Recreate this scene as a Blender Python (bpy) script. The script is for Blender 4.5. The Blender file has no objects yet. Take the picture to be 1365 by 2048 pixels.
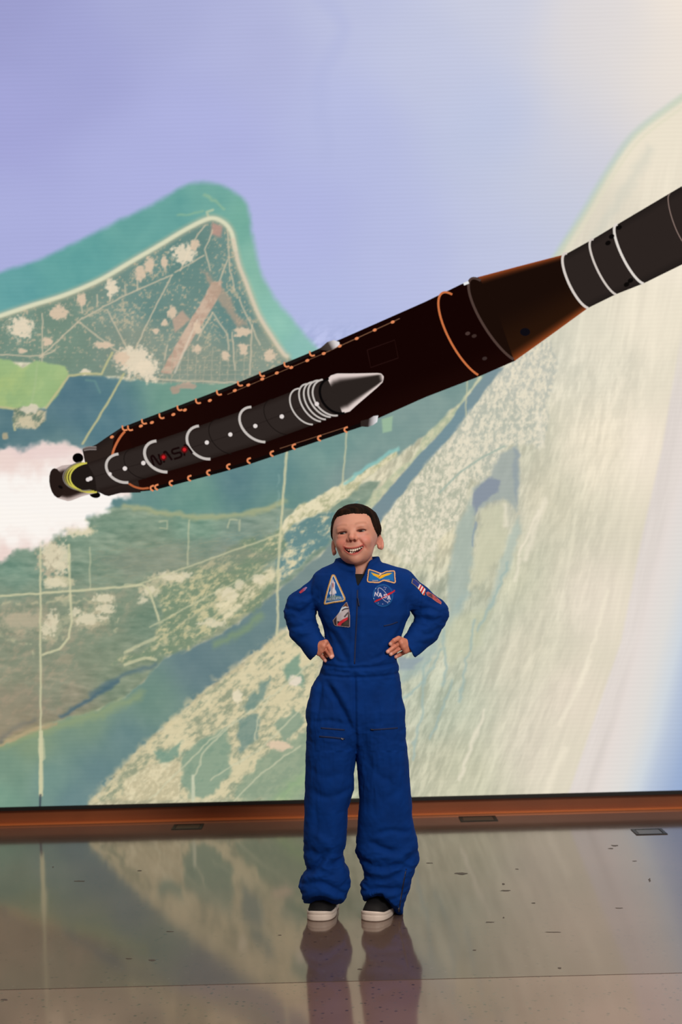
import bpy, math
import numpy as np
from mathutils import Vector, Matrix
from mathutils.bvhtree import BVHTree

# ------------------------------------------------------------------ camera
FPX = 2844.0                       # focal length in pixels of the 1365x2048 frame
W, H = 1365.0, 2048.0
PITCH = math.radians(1.79)
ROLL = math.radians(1.43)
CAM = np.array([-0.0025, -3.939, 1.0])
WALL_Y = 1.55                      # plane of the video wall, boy stands around y = 0
sc = bpy.context.scene
F_ = np.array([0, math.cos(PITCH), math.sin(PITCH)])
U0 = np.array([0, -math.sin(PITCH), math.cos(PITCH)])
R0 = np.array([1.0, 0, 0])
R_ = R0 * math.cos(ROLL) - U0 * math.sin(ROLL)
U_ = U0 * math.cos(ROLL) + R0 * math.sin(ROLL)
cam = bpy.data.cameras.new('camera')
cam.sensor_fit = 'VERTICAL'
cam.sensor_height = 36.0
cam.lens = FPX / H * 36.0
cam.clip_start = 0.05
cam.dof.use_dof = True
cam.dof.focus_distance = 3.9
cam.dof.aperture_fstop = 4.0
cam_o = bpy.data.objects.new('camera', cam)
sc.collection.objects.link(cam_o)
m = Matrix.Identity(4)
for r in range(3):
    m[r][0] = R_[r]; m[r][1] = U_[r]; m[r][2] = -F_[r]; m[r][3] = CAM[r]
cam_o.matrix_world = m
sc.camera = cam_o

# ------------------------------------------------------------------ light
sc.view_settings.view_transform = 'Standard'
sc.view_settings.look = 'None'
sc.view_settings.exposure = 0.0
sc.view_settings.gamma = 1.0
sc.view_settings.use_curve_mapping = False
try:
    sc.cycles.use_denoising = True
except Exception:
    pass
world = bpy.data.worlds.new('room_light')
sc.world = world
world.use_nodes = True
bg = world.node_tree.nodes['Background']
bg.inputs[0].default_value = (1.0, 0.86, 0.74, 1)
bg.inputs[1].default_value = 0.16


def area_light(name, loc, target, size, power, color):
    l = bpy.data.lights.new(name, 'AREA')
    l.shape = 'RECTANGLE'
    l.size, l.size_y = size
    l.energy = power
    l.color = color
    o = bpy.data.objects.new(name, l)
    sc.collection.objects.link(o)
    o.location = loc
    d = Vector(target) - Vector(loc)
    o.rotation_euler = d.to_track_quat('-Z', 'Y').to_euler()
    return o


# photographer's soft light behind and above the camera, ceiling lights of the hall
area_light('front_softbox', (1.5, -3.9, 2.5), (0, 0, 0.75), (1.0, 1.0), 120, (1.0, 0.93, 0.86))
area_light('hall_ceiling_light', (0.0, -1.2, 4.6), (0, -0.6, 0), (5.0, 3.0), 90, (1.0, 0.80, 0.66))


# ------------------------------------------------------------------ projection
def proj(P):
    d = np.asarray(P, float) - CAM
    z = d @ F_
    return W / 2 + FPX * (d @ R_) / z, H / 2 - FPX * (d @ U_) / z


def ray(u, v):
    u = np.asarray(u, float); v = np.asarray(v, float)
    return ((u - W / 2) / FPX)[..., None] * R_ + ((H / 2 - v) / FPX)[..., None] * U_ + F_


def at_y(u, v, Y):                 # point of plane y = Y that the photograph shows at (u, v)
    d = ray(u, v)
    t = (Y - CAM[1]) / d[..., 1]
    return CAM + d * t[..., None]


def at_z(u, v, Z=0.0):
    d = ray(u, v)
    t = (Z - CAM[2]) / d[..., 2]
    return CAM + d * t[..., None]


# ------------------------------------------------------------------ helpers
def lin(c):
    c = np.asarray(c, float) / 255.0
    return np.where(c <= 0.04045, c / 12.92, ((c + 0.055) / 1.055) ** 2.4)


def lin4(c):
    l = lin(c)
    return (float(l[0]), float(l[1]), float(l[2]), 1.0)


def mesh_np(name, verts, faces, smooth=True, col=None):
    """faces: (n,4) or (n,3) int array; col: linear rgb per vertex"""
    verts = np.ascontiguousarray(verts, np.float32)
    faces = np.ascontiguousarray(faces, np.int32)
    me = bpy.data.meshes.new(name)
    n, k = faces.shape
    me.vertices.add(len(verts))
    me.vertices.foreach_set('co', verts.ravel())
    me.loops.add(n * k)
    me.loops.foreach_set('vertex_index', faces.ravel())
    me.polygons.add(n)
    me.polygons.foreach_set('loop_start', np.arange(0, n * k, k, dtype=np.int32))
    me.update(calc_edges=True)
    if smooth:
        me.polygons.foreach_set('use_smooth', np.ones(n, bool))
    if col is not None:
        a = me.color_attributes.new('Col', 'FLOAT_COLOR', 'POINT')
        c4 = np.ones((len(verts), 4), np.float32)
        c4[:, :3] = col
        a.data.foreach_set('color', c4.ravel())
    me.validate()
    return me


def obj(name, me, mat=None, parent=None):
    o = bpy.data.objects.new(name, me)
    sc.collection.objects.link(o)
    if mat is not None and me is not None:
        me.materials.append(mat)
    if parent is not None:
        o.parent = parent
    return o


def tag(o, label=None, cat=None, group=None, kind=None):
    if label: o['label'] = label
    if cat: o['category'] = cat
    if group: o['group'] = group
    if kind: o['kind'] = kind
    return o


def pmat(name, rgb, rough=0.6, metal=0.0, spec=0.5, noise=None, bump=None):
    """principled material; noise=(scale, rgb2, low, high), bump=(scale, strength, distance)"""
    mt = bpy.data.materials.new(name)
    mt.use_nodes = True
    nt = mt.node_tree
    b = nt.nodes['Principled BSDF']
    b.inputs['Base Color'].default_value = lin4(rgb)
    b.inputs['Roughness'].default_value = rough
    b.inputs['Metallic'].default_value = metal
    b.inputs['Specular IOR Level'].default_value = spec
    tc = nt.nodes.new('ShaderNodeTexCoord')
    if noise:
        n = nt.nodes.new('ShaderNodeTexNoise')
        n.inputs['Scale'].default_value = noise[0]
        n.inputs['Detail'].default_value = 5
        nt.links.new(tc.outputs['Object'], n.inputs['Vector'])
        r = nt.nodes.new('ShaderNodeValToRGB')
        r.color_ramp.elements[0].position = noise[2]
        r.color_ramp.elements[1].position = noise[3]
        r.color_ramp.elements[0].color = lin4(rgb)
        r.color_ramp.elements[1].color = lin4(noise[1])
        nt.links.new(n.outputs['Fac'], r.inputs[0])
        nt.links.new(r.outputs[0], b.inputs['Base Color'])
    if bump:
        n2 = nt.nodes.new('ShaderNodeTexNoise')
        n2.inputs['Scale'].default_value = bump[0]
        n2.inputs['Detail'].default_value = 3
        nt.links.new(tc.outputs['Object'], n2.inputs['Vector'])
        bp = nt.nodes.new('ShaderNodeBump')
        bp.inputs['Strength'].default_value = bump[1]
        bp.inputs['Distance'].default_value = bump[2]
        nt.links.new(n2.outputs['Fac'], bp.inputs['Height'])
        nt.links.new(bp.outputs[0], b.inputs['Normal'])
    return mt


def vcol_mat(name, rough=0.6, spec=0.4, bump=None, sss=0.0):
    mt = pmat(name, (128, 128, 128), rough, 0, spec, bump=bump)
    nt = mt.node_tree
    a = nt.nodes.new('ShaderNodeAttribute')
    a.attribute_name = 'Col'
    b = nt.nodes['Principled BSDF']
    nt.links.new(a.outputs['Color'], b.inputs['Base Color'])
    if sss:
        b.inputs['Subsurface Weight'].default_value = sss
        b.inputs['Subsurface Radius'].default_value = (1.0, 0.35, 0.2)
        b.inputs['Subsurface Scale'].default_value = 0.006
    return mt


def emit_mat(name, ripple=False):
    """what the LED wall shows: emitted picture colour from the mesh"""
    mt = bpy.data.materials.new(name)
    mt.use_nodes = True
    nt = mt.node_tree
    nt.nodes.remove(nt.nodes['Principled BSDF'])
    out = nt.nodes['Material Output']
    a = nt.nodes.new('ShaderNodeAttribute')
    a.attribute_name = 'Col'
    e = nt.nodes.new('ShaderNodeEmission')
    e.inputs['Strength'].default_value = 1.0
    src = a.outputs['Color']
    if ripple:                      # fine LED rows of the panels
        tc = nt.nodes.new('ShaderNodeTexCoord')
        w = nt.nodes.new('ShaderNodeTexWave')
        w.wave_type = 'BANDS'; w.bands_direction = 'Z'
        w.inputs['Scale'].default_value = 19.0
        w.inputs['Distortion'].default_value = 2.2
        w.inputs['Detail'].default_value = 2.0
        w.inputs['Detail Scale'].default_value = 0.25
        nt.links.new(tc.outputs['Object'], w.inputs['Vector'])
        mr = nt.nodes.new('ShaderNodeMapRange')
        mr.inputs['To Min'].default_value = 0.985
        mr.inputs['To Max'].default_value = 1.010
        nt.links.new(w.outputs['Fac'], mr.inputs['Value'])
        mx = nt.nodes.new('ShaderNodeVectorMath')
        mx.operation = 'SCALE'
        nt.links.new(src, mx.inputs[0])
        nt.links.new(mr.outputs[0], mx.inputs['Scale'])
        src = mx.outputs[0]
    nt.links.new(src, e.inputs['Color'])
    nt.links.new(e.outputs[0], out.inputs['Surface'])
    try:
        mt.cycles.emission_sampling = 'NONE'
    except Exception:
        pass
    return mt


def sstep(a, b, x):
    t = np.clip((x - a) / (b - a), 0, 1)
    return t * t * (3 - 2 * t)


def hash2(ix, iy, seed):
    h = (ix.astype(np.uint32) * np.uint32(374761393) + iy.astype(np.uint32) * np.uint32(668265263)
         + np.uint32((seed * 2246822519) & 0xffffffff))
    h = (h ^ (h >> np.uint32(13))) * np.uint32(1274126177)
    h = h ^ (h >> np.uint32(16))
    return (h & np.uint32(0xffffff)).astype(np.float32) / np.float32(0xffffff)


def vnoise(x, y, seed=0):
    x0 = np.floor(x); y0 = np.floor(y)
    fx = (x - x0); fy = (y - y0)
    fx = fx * fx * (3 - 2 * fx); fy = fy * fy * (3 - 2 * fy)
    ix = x0.astype(np.int64); iy = y0.astype(np.int64)
    a = hash2(ix, iy, seed); b = hash2(ix + 1, iy, seed)
    c = hash2(ix, iy + 1, seed); d = hash2(ix + 1, iy + 1, seed)
    return (a * (1 - fx) + b * fx) * (1 - fy) + (c * (1 - fx) + d * fx) * fy


def fbm(x, y, octv=4, seed=0, gain=0.5):
    s = 0; amp = 1; tot = 0
    for o in range(octv):
        s = s + amp * vnoise(x * 2 ** o + 17.3 * o, y * 2 ** o - 9.1 * o, seed + o * 7)
        tot += amp
        amp *= gain
    return s / tot


def seg_dist(u, v, pts, closed=False):
    pts = np.asarray(pts, float)
    n = len(pts)
    d2 = np.full(u.shape, 1e12)
    for i in range(n if closed else n - 1):
        a = pts[i]; b = pts[(i + 1) % n]
        e = b - a
        L = e @ e + 1e-9
        t = np.clip(((u - a[0]) * e[0] + (v - a[1]) * e[1]) / L, 0, 1)
        d2 = np.minimum(d2, (u - a[0] - t * e[0]) ** 2 + (v - a[1] - t * e[1]) ** 2)
    return np.sqrt(d2)


def poly_sd(u, v, pts):             # signed distance, negative inside
    pts = np.asarray(pts, float)
    n = len(pts)
    ins = np.zeros(u.shape, bool)
    for i in range(n):
        x1, y1 = pts[i]; x2, y2 = pts[(i + 1) % n]
        if y1 == y2: continue
        c = ((v >= min(y1, y2)) & (v < max(y1, y2)))
        ins ^= c & (u < (v - y1) * (x2 - x1) / (y2 - y1) + x1)
    d = seg_dist(u, v, pts, True)
    return np.where(ins, -d, d)


def spline(pts, n=8):               # Catmull-Rom through control points
    p = np.asarray(pts, float)
    q = np.vstack([2 * p[0] - p[1], p, 2 * p[-1] - p[-2]])
    out = []
    for i in range(1, len(q) - 2):
        for t in np.linspace(0, 1, n, endpoint=False):
            out.append(0.5 * ((2 * q[i]) + (-q[i - 1] + q[i + 1]) * t + (2 * q[i - 1] - 5 * q[i] + 4 * q[i + 1] - q[i + 2]) * t * t
                              + (-q[i - 1] + 3 * q[i] - 3 * q[i + 1] + q[i + 2]) * t ** 3))
    out.append(p[-1])
    return np.array(out)


def box_mesh(name, x0, x1, y0, y1, z0, z1, bevel=0.0):
    import bmesh
    bm = bmesh.new()
    bmesh.ops.create_cube(bm, size=1)
    for v in bm.verts:
        v.co = Vector((x0 + (v.co.x + .5) * (x1 - x0), y0 + (v.co.y + .5) * (y1 - y0), z0 + (v.co.z + .5) * (z1 - z0)))
    if bevel:
        bmesh.ops.bevel(bm, geom=bm.edges[:], offset=bevel, segments=2, affect='EDGES')
    me = bpy.data.meshes.new(name)
    bm.to_mesh(me); bm.free()
    return me

# ================================================================== VIDEO WALL
KICK_Z = float(at_y(np.array(700.), np.array(1597.), WALL_Y)[2])     # lower edge of the lit screen
CELL = 0.004
X0, X1 = -1.46, 1.46
Z0, Z1 = KICK_Z, 3.30
NX = int(round((X1 - X0) / CELL)) + 1
NZ = int(round((Z1 - Z0) / CELL)) + 1
gx = X0 + np.arange(NX) * CELL
gz = Z0 + np.arange(NZ) * CELL
GX, GZ = np.meshgrid(gx, gz)
UU, VV = proj(np.stack([GX, np.full_like(GX, WALL_Y), GZ], -1))
UU = UU.astype(np.float32); VV = VV.astype(np.float32)
IMG = np.zeros((NZ, NX, 3), np.float32)


def win(pts, mar):
    pts = np.asarray(pts, float)
    u0, v0 = pts.min(0) - mar; u1, v1 = pts.max(0) + mar
    P = at_y(np.array([u0, u1, u0, u1]), np.array([v0, v0, v1, v1]), WALL_Y)
    i0 = max(0, int((P[:, 0].min() - X0) / CELL) - 1); i1 = min(NX, int((P[:, 0].max() - X0) / CELL) + 3)
    j0 = max(0, int((P[:, 2].min() - Z0) / CELL) - 1); j1 = min(NZ, int((P[:, 2].max() - Z0) / CELL) + 3)
    if i1 <= i0 or j1 <= j0: return None
    return slice(j0, j1), slice(i0, i1)


def idw(pts, u, v, p=3.0, eps=400.):
    a = np.array(pts, np.float32)
    wsum = 0; c = np.zeros(u.shape + (3,), np.float32)
    for q in a:
        w_ = 1.0 / (((u - q[0]) ** 2 + (v - q[1]) ** 2 + eps) ** (p / 2))
        wsum = wsum + w_
        c += w_[..., None] * q[2:5]
    return c / wsum[..., None]


def blend(s, mask, col):
    col = np.asarray(col, np.float32)
    IMG[s] = IMG[s] * (1 - mask[..., None]) + col * mask[..., None]


def fill(pts, col, soft=1.5, alpha=1.0, warp=0.0, wscale=20., seed=1, smooth=True, tex=None):
    """soft-edged area; col = rgb, list of idw samples, or function(u,v)"""
    pts = np.asarray(pts, float)
    s = win(pts, soft * 3 + warp * 2)
    if s is None: return
    u, v = UU[s], VV[s]
    uw, vw = u, v
    if warp:
        uw = u + (fbm(u / wscale, v / wscale, 3, seed) - .5) * 2 * warp
        vw = v + (fbm(u / wscale, v / wscale, 3, seed + 50) - .5) * 2 * warp
    d = poly_sd(uw, vw, pts)
    mk = (1 - sstep(-soft, soft, d)) * alpha
    if callable(col): c = col(u, v)
    elif np.ndim(col) == 2: c = idw(col, u, v)
    else: c = col
    if tex is not None: mk = mk * tex(u, v)
    blend(s, mk.astype(np.float32), c)


def line(pts, col, w=2.0, soft=1.2, alpha=1.0, warp=0.0, wscale=15., seed=3, smooth=False, broken=0):
    if smooth: pts = spline(pts)
    pts = np.asarray(pts, float)
    s = win(pts, w + soft * 3 + warp * 2)
    if s is None: return
    u, v = UU[s], VV[s]
    uw, vw = u, v
    if warp:
        uw = u + (fbm(u / wscale, v / wscale, 2, seed) - .5) * 2 * warp
        vw = v + (fbm(u / wscale, v / wscale, 2, seed + 50) - .5) * 2 * warp
    d = seg_dist(uw, vw, pts)
    mk = (1 - sstep(w / 2 - soft, w / 2 + soft, d)) * alpha
    if broken: mk = mk * sstep(broken - .12, broken + .12, fbm(u / 9, v / 9, 2, seed + 9))
    blend(s, mk.astype(np.float32), col)


def blob(u0, v0, ru, rv, col, alpha=1.0, rough=.5, seed=5, soft=.25, scale=9.):
    s = win([(u0 - ru * 1.6, v0 - rv * 1.6), (u0 + ru * 1.6, v0 + rv * 1.6)], 4)
    if s is None: return
    u, v = UU[s], VV[s]
    r = np.sqrt(((u - u0) / ru) ** 2 + ((v - v0) / rv) ** 2)
    r = r + (fbm(u / scale, v / scale, 3, seed) - .5) * 2 * rough
    blend(s, ((1 - sstep(1 - soft, 1 + soft, r)) * alpha).astype(np.float32), col)


def mixc(a, b, t):
    return np.asarray(a, np.float32) * (1 - t[..., None]) + np.asarray(b, np.float32) * t[..., None]


# ---- ocean seen from high above, pale haze towards the right
OCEAN = [(0, 0, 156, 158, 206), (300, 0, 170, 174, 216), (690, 0, 188, 193, 224), (1000, 0, 203, 206, 224), (1200, 0, 221, 216, 217),
         (1365, 0, 243, 231, 217), (0, 250, 164, 166, 216), (400, 250, 174, 178, 224), (700, 250, 182, 188, 226), (1000, 250, 190, 198, 226),
         (1200, 200, 212, 211, 219), (1330, 150, 238, 227, 214), (0, 450, 171, 175, 221), (250, 380, 173, 177, 223), (600, 450, 177, 182, 226),
         (800, 500, 183, 189, 226), (1000, 480, 190, 196, 224), (1100, 400, 197, 202, 221), (650, 650, 178, 186, 226), (1160, 300, 205, 206, 220),
         (1270, 180, 228, 221, 215), (1230, 90, 221, 216, 216), (500, 100, 177, 181, 220), (150, 120, 162, 165, 213), (850, 120, 194, 199, 225)]
IMG[:] = idw(OCEAN, UU, VV, 7, 160. ** 2)
IMG += ((fbm(UU / 140, VV / 60, 3, 11) - .5) * 3)[..., None]
line([(650, 0), (680, 60), (640, 150), (655, 250), (650, 310)], (176, 182, 222), 30, 14, .35, smooth=True, warp=12, wscale=60)

# ---- all land below the coast: mainland base colours
LANDC = [(1300, 300, 236, 226, 206), (1200, 450, 222, 214, 196), (1365, 500, 243, 232, 212), (1300, 650, 238, 228, 207), (1200, 700, 226, 219, 199),
         (1100, 700, 208, 205, 187), (1000, 850, 200, 199, 176), (900, 950, 202, 197, 170), (850, 1050, 206, 200, 170), (1000, 1000, 184, 185, 168),
         (1000, 1150, 200, 199, 174), (950, 1250, 190, 193, 171), (880, 1400, 188, 194, 172), (900, 1550, 202, 200, 174), (1050, 1300, 214, 208, 186),
         (1100, 1500, 223, 214, 194), (1200, 900, 236, 225, 202), (1300, 900, 241, 229, 209), (1200, 1200, 231, 220, 201), (1150, 1400, 226, 215, 196),
         (500, 1400, 190, 183, 155), (400, 1450, 188, 183, 155), (560, 1300, 200, 191, 163), (300, 1560, 186, 180, 150), (600, 1500, 172, 176, 148),
         (560, 1580, 158, 170, 143), (820, 1250, 178, 186, 168), (700, 1100, 200, 192, 164), (1080, 1000, 214, 208, 184)]
COAST = [(0, 632), (60, 612), (130, 590), (200, 560), (260, 525), (320, 490), (370, 460), (410, 440), (430, 437), (450, 447), (463, 465), (470, 495),
         (478, 530), (492, 565), (505, 600), (520, 635), (545, 675), (566, 706), (574, 713)]
coast = spline(COAST)
fill(np.vstack([[(-80, 640)], coast, [(640, 740), (900, 640), (1010, 600), (1105, 520), (1165, 430), (1215, 345), (1270, 268), (1365, 190), (1500, 120),
                                      (1500, 1700), (-80, 1700)]]), LANDC, soft=5)

# ---- haze streaks curving along the limb at the right
E1V = [-100, 400, 700, 895, 1066, 1285, 1383, 1577, 1800]
E1 = np.interp(VV, E1V, [1500, 1412, 1356, 1324, 1285, 1241, 1207, 1140, 1060])
E2 = np.interp(VV, [-100, 700, 900, 1200, 1457, 1577, 1800], [1600, 1430, 1372, 1294, 1230, 1191, 1110])
QQ = UU - E1 + 1640
PP = VV
st = fbm(QQ / 16, PP / 190, 4, 21, .6)
st2 = fbm(QQ / 5, PP / 55, 3, 22)
land_r = sstep(1100, 1330, QQ) * sstep(560, 700, VV + 0.9 * (UU - 1000))
IMG += ((st - .5) * 26 + (st2 - .5) * 9)[..., None] * land_r[..., None] * (1 - .45 * sstep(1500, 1600, QQ))[..., None] * np.array([1, .95, .85], np.float32)

# ---- mottled towns and fields of the mainland
dens = (.25 + .75 * sstep(1180, 900, UU + .28 * (VV - 800))) * sstep(620, 760, VV) * sstep(1380, 1200, UU + .28 * (VV - 800))
spR = fbm(QQ / 7, VV / 20 + UU / 50, 4, 31, .6)
spL = fbm((UU * .78 - VV * .62) / 16, (UU * .62 + VV * .78) / 7, 4, 32, .62)
wr = sstep(640, 860, UU)
sp = spL * (1 - wr) + spR * wr
sp2 = fbm((UU * .9 + VV * .45) / 26, (VV - UU * .5) / 80, 3, 33)
IMG += ((sstep(.3, .72, sp) - .5) * 42 * dens)[..., None] * np.array([1.05, .95, .85], np.float32)
IMG += ((sp2 - .5) * 40 * dens)[..., None] * np.array([1.1, .85, .75], np.float32)


def speck(base, bright, thr=.52, sc_=8, seed=40, ax=1., wid=.11):
    def f(u, v):
        wr_ = sstep(640, 860, u) if np.min(v) > 690 else .5
        iso = fbm(u / sc_, v / sc_ / ax, 4, seed, .6)
        ql = fbm((u * .78 - v * .62) / sc_ / 1.7, (u * .62 + v * .78) / sc_ * 1.15, 4, seed + 1, .6)
        qr = fbm((u + .28 * v) / sc_ * 1.1, v / sc_ / 1.9, 4, seed + 2, .6)
        n = iso * .35 + .65 * (ql * (1 - wr_) + qr * wr_) if np.min(v) > 690 else iso
        n2 = fbm(u / 45, v / 45, 3, seed + 3)
        b = idw(base, u, v) if np.ndim(base) == 2 else np.broadcast_to(np.asarray(base, np.float32), u.shape + (3,))
        t = sstep(thr - wid, thr + wid, n * .74 + n2 * .26)
        return b * (1 - t[..., None]) + np.asarray(bright, np.float32) * t[..., None] + ((n2 - .5) * 14)[..., None]
    return f


def shift(lst, dr, dg, db): return [(a, b, r + dr, g_ + dg, bl + db) for a, b, r, g_, bl in lst]


def watery(base, seed=60, amp=10):
    def f(u, v):
        b = idw(base, u, v)
        return b + ((fbm((u - v) / 40, (u + v) / 40, 4, seed) - .5) * 2 * amp)[..., None] * np.array([1, .8, .6], np.float32)
    return f


# ---- green back country left of the river
LEFTLAND = [(50, 1250, 128, 136, 118), (200, 1050, 112, 142, 124), (400, 1050, 108, 145, 128), (300, 1250, 108, 134, 116), (450, 1180, 142, 152, 124),
            (100, 1400, 130, 132, 114), (50, 1450, 150, 137, 112), (250, 1330, 112, 134, 114), (560, 1060, 118, 144, 130), (30, 1150, 106, 140, 124),
            (480, 1090, 112, 140, 130), (300, 1120, 116, 140, 122)]
RIV_UP = [(-60, 1525), (0, 1492), (60, 1462), (120, 1440), (180, 1425), (250, 1395), (300, 1350), (330, 1315), (380, 1295), (430, 1275), (480, 1243),
          (530, 1200), (580, 1160), (640, 1110), (690, 1070), (740, 1010)]
RIV_LO = [(760, 1062), (700, 1120), (640, 1190), (600, 1235), (560, 1268), (490, 1320), (420, 1372), (330, 1450), (245, 1535), (180, 1605), (100, 1690)]
fill(np.vstack([[(-80, 900), (180, 980), (330, 985), (560, 1000), (640, 985), (760, 960)], RIV_UP[::-1], [(-80, 1560)]]),
     lambda u, v: idw(shift(LEFTLAND, 14, 7, 5), u, v) + ((fbm((u + 2.2 * v) / 30, (v - .25 * u) / 9, 4, 44) - .5) * 46)[..., None] * np.array([1.1, .9, .8], np.float32)
     + ((fbm(u / 70, v / 30, 3, 45) - .5) * 22)[..., None] * np.array([1.2, .7, .6], np.float32), soft=4, warp=5)
# ---- lagoon behind the cape and under the rocket
LAGOON = [(550, 950, 82, 130, 140), (400, 990, 92, 142, 140), (650, 900, 98, 143, 147), (850, 800, 112, 147, 152), (150, 800, 68, 112, 134), (350, 800, 98, 148, 142),
          (220, 840, 72, 118, 138), (60, 870, 68, 112, 130), (700, 960, 108, 142, 148), (100, 910, 90, 130, 140), (470, 960, 76, 122, 136), (560, 1010, 88, 134, 136),
          (450, 800, 108, 152, 143), (900, 760, 108, 145, 150)]
fill([(-60, 806), (90, 816), (140, 745), (205, 752), (300, 764), (520, 768), (600, 730), (960, 700), (985, 750), (935, 790), (850, 875), (800, 905),
      (690, 985), (600, 1020), (545, 1012), (470, 1032), (400, 1036), (330, 1026), (240, 1010), (150, 1040), (-60, 1000)], watery(shift(LAGOON, 18, 7, -3), 61), soft=4, warp=6, seed=8)
# ---- sand banks and long barrier strip
for pts, c, a in (([(250, 1012), (330, 1026), (400, 1034), (470, 1032), (530, 1018), (560, 1006)], (168, 172, 132), .8),
                  ([(560, 1006), (570, 1004)], (168, 172, 132), .5)):
    line(pts, c, 11, 5, a, warp=5, smooth=True)
fill([(556, 1058), (600, 1010), (650, 985), (720, 945), (800, 898), (795, 912), (730, 960), (690, 1000), (650, 1020), (600, 1050), (565, 1085)],
     speck((178, 178, 142), (226, 216, 182), .47, 7, 71), 3, warp=6, seed=9)
line([(690, 965), (740, 930), (795, 897)], (140, 196, 190), 7, 3, .8, warp=4)
fill([(555, 1085), (585, 1052), (640, 1030), (690, 1020), (720, 1000), (700, 1040), (660, 1085), (600, 1130), (555, 1165)],
     speck((104, 138, 138), (214, 204, 168), .56, 9, 72), 4, warp=6)
# ---- the broad river, lower left to upper right
RIVER = [(100, 1560, 92, 132, 140), (250, 1480, 84, 122, 138), (400, 1330, 80, 114, 135), (520, 1230, 84, 118, 136), (30, 1540, 96, 134, 132), (180, 1440, 100, 134, 130),
         (60, 1490, 108, 138, 126), (300, 1400, 90, 128, 132), (640, 1120, 100, 128, 142), (150, 1600, 84, 122, 140), (0, 1600, 96, 140, 138), (200, 1550, 82, 120, 138)]
fill(np.vstack([RIV_UP, RIV_LO, [(-80, 1690)]]), watery(shift(RIVER, 24, 14, -3), 62, 8), soft=4, warp=6, seed=12)
# shallow green edges of the river
line([(0, 1492), (60, 1468), (120, 1450), (200, 1428), (280, 1390)], (146, 160, 118), 16, 9, .65, warp=6)
line([(430, 1290), (470, 1270), (520, 1235)], (130, 152, 116), 14, 8, .7, warp=6)
line([(0, 1490), (60, 1462), (110, 1448)], (188, 158, 122), 7, 4, .7, warp=5)
# dark inlets
line([(120, 1432), (170, 1405), (235, 1362)], (70, 100, 118), 8, 4, .75, warp=4)
line([(180, 1390), (240, 1352), (310, 1330)], (80, 108, 122), 8, 5, .6, warp=4)
line([(0, 1480), (25, 1455), (70, 1440)], (92, 98, 104), 10, 6, .5, warp=5)
blob(300, 1530, 1, 1, (0, 0, 0), 0)

# ---- towns along the river on both banks
fill([(230, 1330), (300, 1290), (330, 1235), (300, 1180), (380, 1130), (430, 1120), (470, 1095), (560, 1060), (580, 1090), (520, 1140), (560, 1160), (500, 1225), (420, 1270),
      (330, 1310)], speck((122, 142, 116), (206, 196, 152), .53, 7, 81, .7), 8, .85, warp=14, seed=17)
fill([(430, 1210), (460, 1185), (500, 1160), (545, 1130), (560, 1150), (500, 1200), (450, 1245)], speck((150, 156, 124), (226, 214, 178), .47, 7, 82), 6, .9, warp=8)
for (a, b, c, d, sd) in ((170, 1240, 50, 16, 1), (205, 1200, 22, 12, 2), (105, 1120, 26, 34, 3), (160, 1060, 26, 12, 4), (118, 1165, 28, 12, 5), (40, 1245, 46, 22, 6), (105, 1255, 22, 24, 7),
                         (340, 1155, 34, 12, 8), (450, 1190, 18, 14, 9), (300, 1180, 20, 14, 10), (200, 1220, 26, 10, 11), (130, 1200, 18, 10, 12)):
    blob(a, b, c, d, (214, 202, 166) if sd not in (6, 3) else (196, 180, 152), .78, .75, sd, .35, 7.)
fill([(-40, 1180), (60, 1190), (180, 1180), (320, 1170), (200, 1300), (100, 1440), (-40, 1480)], speck((126, 140, 118), (168, 158, 132), .56, 12, 83, .6), 30, .5, warp=20)
fill([(-40, 1380), (60, 1370), (110, 1420), (60, 1450), (-40, 1490)], (146, 132, 114), 16, .4, warp=16)
fill([(200, 1115), (430, 1075), (560, 1110), (420, 1140), (250, 1155)], (142, 142, 128), 12, .35, warp=14)
for k in range(16):                 # field lines
    yy = 1092 + k * 6
    line([(185, yy), (260, yy - 6), (400, yy - 18), (540, yy - 36)], (158, 156, 128), 1.6, 1.2, .22 + .1 * (k % 3), warp=4, broken=.45, seed=k)

for k, (a, b, c, d) in enumerate(((100, 1108, 16, 26), (128, 1112, 12, 22), (148, 1062, 22, 9), (112, 1165, 20, 9), (205, 1196, 18, 9), (178, 1238, 30, 9), (212, 1218, 16, 8), (152, 1222, 12, 8), (105, 1246, 12, 20), (92, 1262, 8, 14), (338, 1154, 24, 8),
                                 (372, 1150, 12, 7), (120, 1135, 14, 12), (300, 1182, 14, 10), (286, 1200, 8, 8), (455, 1186, 16, 12), (520, 1158, 14, 9), (480, 1170, 10, 8), (425, 1245, 20, 8), (170, 1055, 10, 14))):
    blob(a, b, c, d, (222, 212, 182), .8, .95, 700 + k, .35, 6.)
blob(40, 1240, 44, 14, (190, 176, 150), .6, .9, 731, .4, 9.)
for k, p in enumerate(([(240, 1320), (310, 1275), (400, 1225), (470, 1180), (550, 1120)], [(300, 1300), (380, 1262), (460, 1212), (540, 1152)], [(0, 1270), (60, 1290), (70, 1320)], [(230, 1260), (240, 1230), (262, 1205)], [(0, 1210), (60, 1205), (180, 1200)])):
    line(p, (200, 192, 156), 5, 3, .55, warp=7, broken=.48, seed=k + 90)

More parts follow.
